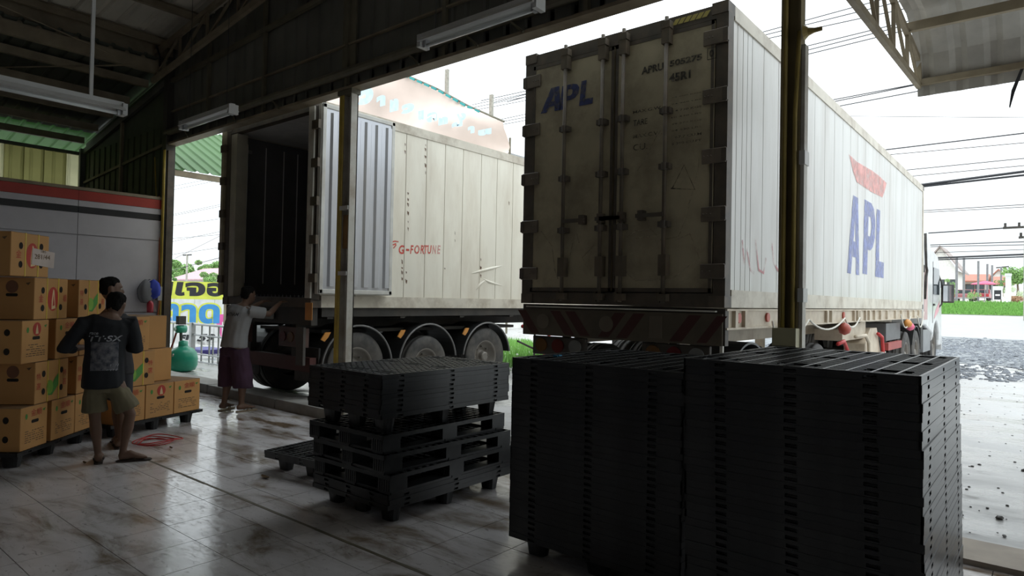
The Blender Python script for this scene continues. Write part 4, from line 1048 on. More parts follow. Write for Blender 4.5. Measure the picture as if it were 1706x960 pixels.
def fender(parent, x0, x1, y, z, r, a0=5, a1=175, lip=True):
    m = MB(); n = 22; prev = None
    for k in range(n+1):
        a = R(a0+(a1-a0)*k/n); c, s_ = math.cos(a), math.sin(a)
        ring = [m.b.verts.new(p) for p in ((x0, y+r*c, z+r*s_), (x1, y+r*c, z+r*s_), (x1, y+(r+.022)*c, z+(r+.022)*s_), (x0, y+(r+.022)*c, z+(r+.022)*s_))]
        if prev:
            for i in range(4): m.b.faces.new((prev[i], prev[(i+1) % 4], ring[(i+1) % 4], ring[i]))
        prev = ring
    o = m.build('fender', fender_m, parent)
    if lip: MB().tube([(x1, y+(r+.01)*math.cos(R(a0+(a1-a0)*k/n)), z+(r+.01)*math.sin(R(a0+(a1-a0)*k/n))) for k in range(n+1)], .016, 6).build('fender_lip', mat('grey_fender_lip', (.16, .155, .15), .3), o, smooth=True)
    return o
# ---- trailer under the open container
T1 = thing('semi_trailer', 'dark three axle trailer under the open white container', 'trailer', (0, 0, 0))
for x in (-9.6, -8.62): MB().box(x-.07, x+.07, 5.3, 17.2, 1.12, 1.425).build('main_beam', chassis, T1)
for k in range(9): MB().box(-10.33, -7.93, 5.5+k*1.35, 5.6+k*1.35, 1.27, 1.42).build('cross_member', chassis, T1)
MB().box(-7.97, -7.92, 5.4, 17.2, 1.30, 1.42).build('side_rail', chassis, T1)
MB().box(-10.33, -7.93, 5.24, 5.34, 1.18, 1.425).build('rear_beam', chassis, T1)
bp_ = MB().box(-10.25, -8.0, 5.28, 5.38, .52, .72).build('bumper_bar', mat('maroon_bumper', (.10, .035, .03), .6), T1)
for x in (-9.7, -8.45): MB().box(x-.05, x+.05, 5.3, 5.4, .7, 1.2).build('bumper_arm', chassis, T1)
for x0_ in (-10.25, -8.72):
    hs = bevel(MB().box(x0_, x0_+.66, 5.22, 5.30, .86, 1.14).build('lamp_housing', mat('grimy_maroon', (.11, .06, .05), .5), T1), .01)
    for k in range(3): MB().cyl((x0_+.13+k*.2, 5.215, 1.0), .075, .02, 'y', 16).build('lamp', [mat('red_lens', (.10, .012, .012), .25), mat('amber_lens', (.13, .06, .02), .25), mat('clear_lens', (.16, .16, .15), .25)][k], hs)
MB().box(-9.35, -8.85, 5.20, 5.215, 1.24, 1.36).build('number_plate', mat('dull_plate', (.25, .25, .23), .5), T1)
MB().box(-8.2, -8.02, 5.18, 5.22, .62, 1.15).build('mud_flap', mat('grimy_flap', (.09, .08, .07), .6), T1)
MB().box(-10.2, -9.6, 5.42, 5.45, .35, .85).build('mud_flap', rubber, T1)
MB().box(-8.6, -8.0, 5.42, 5.45, .35, .85).build('mud_flap', rubber, T1)
WR = [(6.06, .57, .52), (7.46, .50, .47), (8.93, .57, .52)]
for y, z, r in WR:
    for x, sd in ((-8.10, 1), (-8.42, 1), (-10.12, -1), (-9.8, -1)): wheel(T1, x, y, GZ+r, r, .29, sd)
    MB().cyl((-9.11, y, GZ+r), .07, 1.9, 'x', 12).build('axle', chassis, T1)
    fender(T1, -8.60, -7.93, y+(.0 if r > .5 else .02), GZ+.50, .625, 8, 172)
    fender(T1, -10.3, -9.65, y, GZ+.50, .625, 8, 172)
    MB().prism([(0, 0), (.07, .10), (.16, .10), (.12, .03), (.06, -.03)], (-7.94, y-.66, .98), YP, ZP, XP, .02).build('orange_bracket', orange_m, T1)
    MB().box(-8.65, -8.55, y-.5, y+.5, .86, .98).build('spring', chassis, T1)
MB().box(-9.9, -8.2, 5.6, 10, 1.05, 1.10).build('under_tray', chassis, T1)
for x in (-9.9, -8.4):
    MB().box(x-.06, x+.06, 14.2, 14.32, GZ, 1.2).build('landing_leg', chassis, T1)
    MB().box(x-.15, x+.15, 14.1, 14.42, GZ, GZ+.05).build('landing_foot', chassis, T1)
plate = bevel(MB().box(-.085, .085, -.012, 0, -.12, .12).build('reflector_plate', orange_m, T1, label='orange square reflector plate'), .006)
plate.location = on(515, 519, 'y', 5.17)
MB().tube([(-7.9, 9.85, .45), (-7.9, 10.6, .45), (-7.88, 10.75, .6), (-7.88, 10.75, .95), (-7.9, 10.55, 1.08), (-7.9, 9.9, 1.08)], .035, 8).build('side_guard', red_m, T1, smooth=True, label='red bent guard rail')
MB().tube([(-7.9, 10.3, .45), (-7.9, 10.3, 1.06)], .02, 6).build('guard_post', chassis, T1); MB().tube([(-7.93, 9.8, .8), (-7.93, 10.7, .5)], .02, 6).build('guard_stay', chassis, T1)

# ---- trailer under the lettered container
T2 = thing('semi_trailer', 'cream painted trailer under the lettered container, with chevron tail panel', 'trailer', (0, 0, 0))
xo = -2.36; DZ = Z0c
for x in (-4.05, -3.05): MB().box(x-.07, x+.07, 6.1, 18.0, 1.14, DZ-.01).build('main_beam', trailer_cream, T2)
sr = MB(); sr.box(xo-.02, xo, 6.0, 18.0, 1.37, DZ-.012); sr.box(xo-.09, xo+.02, 6.0, 18.0, DZ-.03, DZ-.012); sr.box(xo-.09, xo+.02, 6.0, 18.0, 1.35, 1.37)
sr.build('side_beam', trailer_cream, T2)
for px_ in (1222, 1238, 1375, 1383, 1421, 1427, 1430, 1440, 1446, 1455, 1465, 1476, 1490, 1500, 1512, 1521, 1529):
    y = on(px_, 530, 'x', xo).y; MB().box(xo, xo+.035, y-.035, y+.035, 1.37, DZ-.03).build('stiffener', trailer_cream, T2)
for px_ in (1229, 1277, 1404): 
    y = on(px_, 530, 'x', xo).y; MB().cyl((xo+.012, y, 1.46), .05, .02, 'x', 14).build('side_marker', mat('red_marker', (.45, .09, .06), .4), T2)
for k in range(9): MB().box(-4.74, xo-.1, 6.6+k*1.35, 6.7+k*1.35, 1.36, DZ-.03).build('cross_member', trailer_cream, T2)
MB().box(-4.76, -2.35, 5.98, 6.06, 1.20, DZ-.01).build('rear_beam', mat('grimy_tail', (.06, .05, .04), .6, var=.2), T2)
tp = MB().box(-4.74, -2.37, 5.955, 5.98, 1.20, 1.50).build('tail_panel', mat('grimy_shaded_panel', (.10, .08, .055), .55, dirt=(.03, .025, .02), dirt_amt=.8), T2)  # base colour lowered to put in the stacks' shade, with grime over it
for u, wd_, s_ in ((-4.62, .12, 1), (-4.15, .13, 1), (-3.72, .13, -1), (-2.9, .13, -1), (-3.95, .13, 1), (-3.50, .13, -1), (-2.62, .1, -1)):
    flat('chevron', [(u, 1.22), (u+wd_, 1.22), (u+wd_-s_*.2, 1.48), (u-s_*.2, 1.48)], darkred, (0, 5.953, 0), XP, ZP, tp)
for u in (-4.45, -3.62): MB().cyl((u, 5.95, 1.36), .085, .01, 'y', 20).build('round_sticker', mat('dull_sticker', (.13, .105, .075), .6), tp)
MB().box(-3.12, -2.98, 5.945, 5.955, 1.24, 1.46).build('label_plate', mat('dull_sticker', (.13, .105, .075), .6), tp)
for u0 in (-4.62, -3.22):
    lb2 = bevel(MB().box(u0, u0+.72, 5.99, 6.04, .98, 1.19).build('lamp_housing', mat('grimy_tail', (.1, .1, .1)), T2), .01)
    for k in range(3): MB().cyl((u0+.13+k*.23, 5.98, 1.09), .078, .02, 'y', 16).build('lamp', [MATS['amber_lens'], MATS['red_lens'], MATS['clear_lens']][k], lb2)
MB().box(-4.68, -2.43, 5.93, 5.99, 1.515, 1.53).build('light_line_ledge', cream_paint, T2)  # added ledge, its cream paint stands for a bright line of light
MB().box(-4.5, -2.6, 6.02, 6.1, .50, .64).build('bumper_bar', chassis, T2)
for x in (-4.2, -2.9): MB().box(x-.04, x+.04, 6.04, 6.1, .6, 1.2).build('bumper_arm', chassis, T2)
for y in (6.86, 8.12, 9.42):
    for x, sd in ((-2.55, 1), (-2.88, 1), (-4.57, -1), (-4.24, -1)): wheel(T2, x, y, GZ+.53, .53, .29, sd)
    MB().cyl((-3.56, y, GZ+.53), .07, 1.9, 'x', 12).build('axle', chassis, T2)
f1 = fender(T2, -3.05, -2.42, 6.86, GZ+.53, .62, 12, 168, lip=False)
MB().box(-2.45, -2.42, 6.1, 6.13, .95, 1.2).build('fender_stay', cream_paint, T2)
# boxes and guards beneath the side beam
MB().prism([(0, 0), (1.6, 0), (1.6, .30), (0, .17)], (xo-.5, 10.9, 1.06), YP, ZP, XP, .4).build('tool_box', trailer_cream, T2)
MB().prism([(0, .25), (.4, .5), (.95, .5), (1.3, .05), (1.3, -.1), (0, -.1)], (xo-.35, 12.2, .72), YP, ZP, XP, .3).build('leg_gusset', trailer_cream, T2)
for x in (-2.75, -4.3):
    MB().box(x-.07, x+.07, 12.6, 12.75, GZ, 1.2).build('landing_leg', trailer_cream, T2); MB().box(x-.16, x+.16, 12.5, 12.85, GZ, GZ+.05).build('landing_foot', chassis, T2)
MB().tube([(xo, 10.2, 1.05), (xo, 10.55, 1.08), (xo, 10.75, .95), (xo, 10.8, .7), (xo, 10.8, .4)], .028, 8).build('bent_guard', red_m, T2, smooth=True)
MB().tube([(xo, 11.3, 1.12), (xo, 12.0, 1.12), (xo, 12.25, 1.0), (xo, 12.3, .75), (xo, 12.3, .45)], .03, 8).build('bent_guard', trailer_cream, T2, smooth=True)
MB().tube([(xo, 13.0, 1.12), (xo, 13.35, 1.05), (xo, 13.45, .8), (xo, 13.45, .5)], .03, 8).build('bent_guard', red_m, T2, smooth=True)
MB().box(xo-.03, xo+.02, 11.4, 13.6, .72, .78).build('side_rail', cream_paint, T2)
MB().box(xo-.06, xo+.01, 13.9, 15.3, .78, .92).build('red_side_bar', mat('dull_red_bar', (.33, .06, .05), .5), T2)
MB().box(xo-.5, xo-.05, 14.0, 15.5, .95, 1.28).build('air_tank_box', mat('grey_box', (.12, .12, .12), .5), T2)
def droop(p, q, sag, n=10): return [tuple(Vector(p).lerp(Vector(q), k/n)-Vector((0, 0, sag*4*(k/n)*(1-k/n)))) for k in range(n+1)]
hooks = [on(p_, 520, 'x', xo+.03).y for p_ in (1284, 1298, 1345, 1405, 1430)]
for a, b_ in zip(hooks, hooks[1:]): MB().tube(droop((xo+.05, a, 1.42), (xo+.05, b_, 1.42), .14), .012, 6).build('hanging_rope', rope_white, T2, smooth=True)
ya, yb = on(1496, 520, 'x', xo).y, on(1512, 520, 'x', xo).y
MB().tube(droop((xo+.05, ya, 1.45), (xo+.05, yb, 1.4), .25), .012, 6).build('hanging_rope', rope_white, T2, smooth=True)
MB().tube(droop((xo+.05, 17.0, 1.4), (xo+.05, 17.9, 1.5), .3), .014, 6).build('hanging_rope', rope_white, T2, smooth=True)
for (px_, py_, m_) in ((1512, 539, orange_m), (1516, 544, mat('pink_bag', (.75, .15, .25), .5)), (1407, 548, mat('red_marker', (1, 0, 0)))):
    p = on(px_, py_, 'x', xo+.05); MB().lathe([(-.09, .01), (-.06, .07), (0, .09), (.06, .06), (.09, .01)], p, 'z', 10).build('hanging_bag', m_, T2, smooth=True)

# ---- tractor
TR = thing('truck_tractor', 'white truck cab at the far end of the lettered container', 'truck', (0, 0, 0))
cx0, cx1 = -4.78, -2.40
prof = [(18.55, 1.15), (18.55, 3.35), (18.75, 3.55), (19.2, 3.55), (19.75, 3.15), (21.1, 3.0), (21.45, 2.75), (21.85, 1.95), (21.95, 1.5), (21.95, .55), (21.45, .55)]
prof += [(20.85+.62*math.cos(R(a)), .6+.62*math.sin(R(a))) for a in range(10, 171, 16)] + [(20.2, .9), (18.9, 1.15)]
cab = bevel(MB().prism(prof, (cx0, 0, 0), YP, ZP, XP, cx1-cx0).build('cab_body', cab_white, TR), .05, 2)
MB().prism([(20.2, 1.95), (21.6, 1.95), (21.2, 2.65), (20.2, 2.65)], (cx1+.001, 0, 0), YP, ZP, XP, .012).build('side_window', glass_m, TR)
MB().box(cx0+.15, cx1-.15, 21.92, 21.98, 1.9, 2.0).build('wiper_panel', cab_white, TR)
MB().prism([(21.47, 2.72), (21.84, 2.0), (21.87, 2.02), (21.50, 2.74)], (cx0+.12, 0, 0), YP, ZP, XP, cx1-cx0-.24).build('windscreen', glass_m, TR)
MB().box(cx0+.2, cx1-.2, 21.94, 22.0, .95, 1.5).build('grille', chassis, TR)
MB().box(cx0, cx1, 21.9, 22.08, .42, .8).build('front_bumper', cab_white, TR)
MB().box(cx1, cx1+.006, 20.12, 20.14, 1.2, 2.8).build('door_joint', seam_dark, TR); MB().box(cx1, cx1+.03, 20.2, 20.4, 1.65, 1.7).build('door_handle', chassis, TR)
flat('pink_stripe', [(20.4, 1.3), (21.3, 1.5), (21.5, 1.8), (20.6, 1.5)], mat('pink_cab_stripe', (.75, .35, .40), .4), (cx1, 0, 0), YP, ZP, TR, .004)
flat('pink_panel', [(18.6, 1.3), (19.2, 1.3), (19.2, 2.6), (18.6, 2.6)], mat('dull_pink_panel', (.55, .38, .36), .5), (cx1, 0, 0), YP, ZP, TR, .004)
MB().tube([(cx1+.02, 18.62, 3.4), (cx1+.04, 18.64, 2.6), (cx1+.04, 18.8, 2.5), (cx1+.04, 18.64, 2.35), (cx1+.02, 18.64, 1.8)], .03, 6).build('air_hose', rubber, TR, smooth=True)
MB().box(cx1-.3, cx1+.03, 18.35, 18.55, 2.45, 2.62).build('air_coupling', rubber, TR)
MB().prism([(0, 0), (.5, 0), (.55, .5), (.1, .5)], (cx0+.3, 18.3, 3.35), YP, ZP, XP, 1.8).build('wind_deflector', cab_white, TR)
# mirror
mc = on(1580, 489, 'y', 21.5)
mi = bevel(MB().box(mc.x-.135, mc.x+.135, 21.44, 21.56, mc.z-.26, mc.z+.25).build('mirror', rubber, TR), .03)
MB().box(mc.x-.11, mc.x-.005, 21.43, 21.445, mc.z-.22, mc.z+.21).build('mirror_glass', mat('pale_mirror', (.62, .64, .66), .2), mi); MB().box(mc.x+.005, mc.x+.11, 21.43, 21.445, mc.z-.22, mc.z+.21).build('mirror_glass', mirror_m, mi)
MB().tube([(cx1-.02, 21.4, mc.z+.5), (mc.x-.15, 21.5, mc.z+.28), (mc.x-.15, 21.5, mc.z-.3), (cx1-.02, 21.4, mc.z-.4)], .022, 6).build('mirror_arm', rubber, TR)
for y in (16.35, 17.68):
    for x, sd in ((-2.56, 1), (-2.88, 1), (-4.6, -1), (-4.28, -1)): wheel(TR, x, y, GZ+.52, .52, .29, sd)
    MB().cyl((-3.58, y, GZ+.52), .08, 1.9, 'x', 10).build('axle', chassis, TR)
for x, sd in ((-2.60, 1), (-4.56, -1)): wheel(TR, x, 20.85, GZ+.52, .52, .30, sd)
for x in (-4.0, -3.1): MB().box(x-.05, x+.05, 15.6, 21.5, .85, 1.13).build('chassis_rail', chassis, TR)
MB().box(-2.95, -2.42, 18.7, 19.9, .5, 1.05).build('fuel_tank', mat('grey_tank', (.25, .25, .25), .4), TR)
MB().box(-2.6, -2.42, 18.3, 18.6, .6, 1.2).build('step_box', chassis, TR)
fender(TR, -2.95, -2.42, 17.68, GZ+.52, .60, 20, 160, lip=False)

# ================================================================== CANOPY AT THE UPPER RIGHT
def canopy():
    t = struct(bpy.data.objects.new('roof_canopy', None), 'front canopy of corrugated sheet on a light steel truss'); C.objects.link(t)
    cx = -1.25
    pts = [(5.2, 3.98), (8.75, 4.16)]
    A, B = Vector((cx, 5.05, on(1420, 0, 'x', cx).z-.03)), on(1531, 143, 'x', cx)
    A.y = 5.05; 
    # lower chord
    MB().bar(A, B, .05, .07).build('chord', steel_brown, t)
    top0 = A+Vector((0, 0, .85)); top1 = B+Vector((0, -.05, .30)); 
    MB().bar(top0, top1, .05, .06).build('chord', steel_brown, t)
    MB().bar(B, top1, .05, .06).build('web_bar', steel_brown, t)
    n = 5
    for k in range(n):
        a0 = A.lerp(B, k/n); b0 = top0.lerp(top1, k/n); a1 = A.lerp(B, (k+1)/n)
        MB().bar(a0, b0, .035).build('web_bar', steel_brown, t); MB().bar(b0, a1, .03).build('web_bar', steel_brown, t)
    # sheets: slope then a curved end
    path = [(top0.y-.2, top0.z+.10), ((top0.y+top1.y)/2, (top0.z+top1.z)/2+.09), (top1.y-.75, top1.z+.30), (top1.y-.35, top1.z+.20), (top1.y-.08, top1.z+.02), (top1.y+.06, top1.z-.22), (top1.y+.10, top1.z-.42)]
    m = MB(); xs = []; x = cx-.02
    while x < 6.9:
        for f, h in ((0, 0), (.06, .03), (.12, .03), (.18, 0)): xs.append((x+f, h))
        x += .33
    rows = []
    for i, (y, z) in enumerate(path):
        a = path[max(0, i-1)]; b_ = path[min(len(path)-1, i+1)]; ty, tz = b_[0]-a[0], b_[1]-a[1]; q = math.hypot(ty, tz); ny, nz_ = -tz/q, ty/q
        rows.append([m.b.verts.new((xx, y+ny*h, z+nz_*h)) for xx, h in xs])
    for r0_, r1_ in zip(rows, rows[1:]):
        for i in range(len(xs)-1): m.b.faces.new((r0_[i], r0_[i+1], r1_[i+1], r1_[i]))
    m.build('canopy_sheet', mat('canopy_sheet_metal', (.44, .42, .38), .5, metal=.2, var=.12, dirt=(.25, .21, .17), dirt_amt=.5), t, smooth=False)
    for k in (.12, .48, .80): 
        p = top0.lerp(top1, k); MB().box(cx-.02, 6.9, p.y-.03, p.y+.03, p.z, p.z+.10).build('purlin', steel_brown, t)
    MB().box(cx-.02, 6.9, B.y-.03, B.y+.05, B.z+.0, B.z+.07).build('eaves_bar', steel_brown, t)
    s_ = MB(); q = on(1700, 115, 'y', B.y)
    s_.b.faces.new([s_.b.verts.new(q+Vector(p)) for p in ((0, 0, 0), (.03, 0, 0), (-.05, .02, -.25), (-.09, .02, -.42), (-.10, .02, -.40), (-.08, .02, -.22))])
    s_.build('loose_strip', cable_m, t)
canopy()
# green awning outside at the left
ga = struct(bpy.data.objects.new('roof_awning', None), 'green sheet awning outside beyond the corner column'); C.objects.link(ga)
e0 = on(283, 287, 'x', -13.0); e1 = on(357, 297, 'x', -13.0)
Ua = Vector((-1, 0, .5)).normalized()
MB().sheet((-12.9, 5.1, e0.z+.06), Ua, YP, Vector((.5, 0, 1)).normalized(), 3.6, 3.2, .25, .03).build('awning_sheet', green_roof, ga)
for q in (.05, .9, 1.8, 2.7): MB().bar(Vector((-12.9-q, 5.1, e0.z+q*.5-.03)), Vector((-12.9-q, 8.3, e0.z+q*.5-.03)), .06, .11).build('purlin', steel_brown, ga)
for y in (5.15, 8.2): MB().bar((-12.9, y, e0.z-.02), (-16.1, y, e0.z+1.58), .05, .09).build('rafter', steel_brown, ga)
MB().box(-16.2, -16.1, 8.15, 8.25, GZ, e0.z+1.5).build('post', steel_brown, ga)

# ================================================================== PEOPLE
def blob(limbs, voxel, name, m, parent=None, smooth=6, mats=None):
    """limbs: lists of (point, ra, rb, side) rings; all joined into one skin by voxel remesh"""
    b = bmesh.new()
    for ring_list in limbs:
        prev = None; N = len(ring_list); first = None
        for i, rg in enumerate(ring_list):
            p, ra, rb = Vector(rg[0]), rg[1], rg[2]; side = Vector(rg[3]) if len(rg) > 3 else Vector((1, 0, 0))
            d = Vector(ring_list[min(i+1, N-1)][0])-Vector(ring_list[max(i-1, 0)][0]); d.normalize()
            if abs(d.dot(side)) > .95: side = Vector((0, 1, 0))
            x = (side-d*side.dot(d)).normalized(); y = d.cross(x)
            ring = [b.verts.new(p+x*ra*math.cos(a)+y*rb*math.sin(a)) for a in [2*math.pi*k/14 for k in range(14)]]
            if prev:
                for k in range(14): b.faces.new((prev[k], prev[(k+1) % 14], ring[(k+1) % 14], ring[k]))
            else: b.faces.new(ring[::-1])
            prev = ring
        b.faces.new(prev)
    bmesh.ops.recalc_face_normals(b, faces=b.faces)
    me = bpy.data.meshes.new(name); b.to_mesh(me); b.free()
    o = bpy.data.objects.new('t', me); C.objects.link(o)
    rm = o.modifiers.new('r', 'REMESH'); rm.mode = 'VOXEL'; rm.voxel_size = voxel
    sm = o.modifiers.new('s', 'SMOOTH'); sm.iterations = smooth; sm.factor = .5
    dg = bpy.context.evaluated_depsgraph_get(); dg.update(); me2 = bpy.data.meshes.new_from_object(o.evaluated_get(dg))
    bpy.data.objects.remove(o); me2.name = name; me2.materials.clear(); me2.materials.append(m)
    for p in me2.polygons: p.use_smooth = True
    return put(name, me2, parent)
def folds(o, amp, sc, seed=0):
    """cloth folds: displace along normals with stretched noise"""
    me = o.data; n = [v.normal.copy() for v in me.vertices]
    for v, nn in zip(me.vertices, n):
        c = v.co; v.co = c+nn*amp*(noise.noise((c.x*sc+seed, c.y*sc, c.z*sc*.6))+.5*noise.noise((c.x*sc*2.3, c.y*sc*2.3+seed, c.z*sc*1.1)))
    me.update()
def hand(base, d, up, side, curl=.5, s_=1.):
    """palm and five separate bent fingers; base wrist, d pointing direction, up = back of hand normal"""
    base, d, up = Vector(base), Vector(d).normalized(), Vector(up).normalized(); lat = d.cross(up).normalized()*side
    L_ = []
    L_.append([(base-d*.02, .028*s_, .020*s_, lat), (base+d*.03, .036*s_, .018*s_, lat), (base+d*.085*s_, .042*s_, .014*s_, lat), (base+d*.095*s_, .036*s_, .010*s_, lat)])
    for k, (off, ln) in enumerate(((-.030, .070), (-.010, .078), (.011, .072), (.030, .056))):
        p = base+d*.088*s_+lat*off*s_; dd = d.copy(); pts = [(p-d*.02, .0095, .009)]; pts.append((p, .0095, .009))
        for seg in range(3):
            ax = lat; dd = (Matrix.Rotation(-curl*(.6+.25*seg)*side, 3, ax) @ dd); p = p+dd*ln*s_*(.42, .33, .25)[seg]; pts.append((p, .0088-.0012*seg, .0085-.0012*seg))
        L_.append(pts)
    p = base+d*.02-lat*.03*s_; dd = (d-lat*.8).normalized(); pts = [(base+d*.015-lat*.015, .013, .012), (p+dd*.02, .012, .011)]
    q = p+dd*.045; pts.append((q, .0105, .010)); dd2 = (d-lat*.2-up*.4).normalized(); pts.append((q+dd2*.032, .009, .008)); L_.append(pts)
    return L_
def leg(hip, knee, ankle, k=1.):
    hip, knee, ankle = map(Vector, (hip, knee, ankle))
    return [(hip+Vector((0, 0, .06)), .085*k, .09*k), (hip, .088*k, .095*k), (hip.lerp(knee, .5), .072*k, .078*k), (hip.lerp(knee, .9), .054*k, .058*k), (knee, .052*k, .056*k), (knee.lerp(ankle, .12), .049*k, .052*k), (knee.lerp(ankle, .35), .054*k, .058*k), (knee.lerp(ankle, .7), .036*k, .040*k), (ankle, .030*k, .036*k), (ankle-Vector((0, 0, .05)), .032*k, .040*k)]
def foot_rings(heel, toe, w_=.045):
    heel, toe = Vector(heel), Vector(toe); d = (toe-heel); L_ = d.length; d.normalize(); lat = Vector((-d.y, d.x, 0))
    F = [[(heel-d*.015+Vector((0, 0, .035)), .022, .025, lat), (heel+d*.01+Vector((0, 0, .04)), .034, .036, lat), (heel+d*.08+Vector((0, 0, .05)), .036, .045, lat), (heel+d*L_*.6+Vector((0, 0, .035)), .042, .028, lat), (heel+d*L_*.82+Vector((0, 0, .026)), w_, .018, lat), (heel+d*L_*.88+Vector((0, 0, .024)), w_*.8, .014, lat)]]
    for k, (o, ln, r) in enumerate(((-.030, .045, .014), (-.010, .042, .010), (.005, .038, .0095), (.020, .032, .009), (.034, .024, .008))):
        p = heel+d*L_*.82+lat*o+Vector((0, 0, .024)); F.append([(p, r, r*.9, lat), (p+d*ln*.6, r, r*.9, lat), (p+d*ln+Vector((0, 0, -.004)), r*.7, r*.6, lat)])
    return F
def sandal_mesh(heel, toe, m, parent, strap_m):
    heel, toe = Vector(heel), Vector(toe); d = toe-heel; L_ = d.length; d.normalize(); lat = Vector((-d.y, d.x, 0))
    poly = [(-.03, .0), (-.015, .034), (.06, .036), (.15, .040), (.22, .050), (L_+.01, .035), (L_+.025, 0), (L_+.01, -.035), (.22, -.050), (.15, -.040), (.06, -.036), (-.015, -.034)]
    o = bevel(MB().prism(poly, heel, d, lat, ZP, .016).build('sandal', m, parent), .004)
    for s_ in (-1, 1): MB().tube([heel+d*(L_-.045)+ZP*.02, heel+d*(L_-.09)+lat*s_*.02+ZP*.062, heel+d*(L_*.42)+lat*s_*.040+ZP*.018], .007, 6).build('sandal_strap', strap_m, o, smooth=True)
def head_rings(c, fwd, tilt=Vector((0, 0, 1)), k=1.):
    """head centre c; faces fwd; returns rings from neck side up"""
    c, fwd, t = Vector(c), Vector(fwd).normalized(), Vector(tilt).normalized(); fwd = (fwd-t*fwd.dot(t)).normalized(); lat = t.cross(fwd)
    P = lambda u, f_, z: c+lat*u*k+fwd*f_*k+t*z*k
    R_ = [[(P(0, .02, -.115), .035, .04, lat), (P(0, .018, -.095), .052, .066, lat), (P(0, .01, -.06), .064, .084, lat), (P(0, .0, -.02), .071, .094, lat), (P(0, -.004, .02), .075, .098, lat), (P(0, -.008, .06), .071, .092, lat), (P(0, -.01, .09), .054, .070, lat), (P(0, -.012, .11), .025, .035, lat)]]
    R_.append([(P(0, .088, .018), .008, .008, lat), (P(0, .104, -.012), .010, .012, lat), (P(0, .110, -.028), .015, .012, lat), (P(0, .098, -.038), .012, .008, lat)])   # nose
    R_.append([(P(-.028, .092, -.062), .006, .007, t), (P(0, .100, -.060), .008, .010, t), (P(.028, .092, -.062), .006, .007, t)])                                       # mouth
    R_.append([(P(-.05, .078, .030), .008, .008, t), (P(0, .092, .033), .010, .010, t), (P(.05, .078, .030), .008, .008, t)])                                             # brow
    for s_ in (-1, 1): R_.append([(P(s_*.070, -.005, -.03), .012, .006, fwd), (P(s_*.078, -.012, -.005), .018, .007, fwd), (P(s_*.080, -.016, .02), .018, .007, fwd), (P(s_*.072, -.012, .035), .010, .006, fwd)])  # ears
    return R_
def hair_rings(c, fwd, tilt=Vector((0, 0, 1)), k=1.):
    c, fwd, t = Vector(c), Vector(fwd).normalized(), Vector(tilt).normalized(); fwd = (fwd-t*fwd.dot(t)).normalized(); lat = t.cross(fwd)
    P = lambda u, f_, z: c+lat*u*k+fwd*f_*k+t*z*k
    return [[(P(0, -.055, -.055), .050, .030, lat), (P(0, -.045, -.02), .068, .062, lat), (P(0, -.034, .02), .077, .078, lat), (P(0, -.018, .06), .080, .094, lat), (P(0, -.008, .095), .066, .086, lat), (P(0, -.008, .118), .038, .05, lat), (P(0, -.008, .126), .012, .02, lat)]]
def eyes(c, fwd, parent, k=1.):
    fwd = Vector(fwd).normalized(); lat = ZP.cross(fwd)
    for s_ in (-1, 1):
        p = Vector(c)+lat*.030*s_+fwd*.082*k+ZP*.012; m = MB(); m.lathe([(-.011, .002), (-.006, .010), (0, .0125), (.006, .010), (.011, .002)], p, 'z', 10)
        m.build('eye', mat('eye_white', (.55, .52, .48), .3), parent, smooth=True)
        MB().lathe([(-.006, .001), (0, .007), (.006, .001)], p+fwd*.008, 'z', 8).build('iris', mat('dark_iris', (.02, .012, .01), .2), parent, smooth=True)

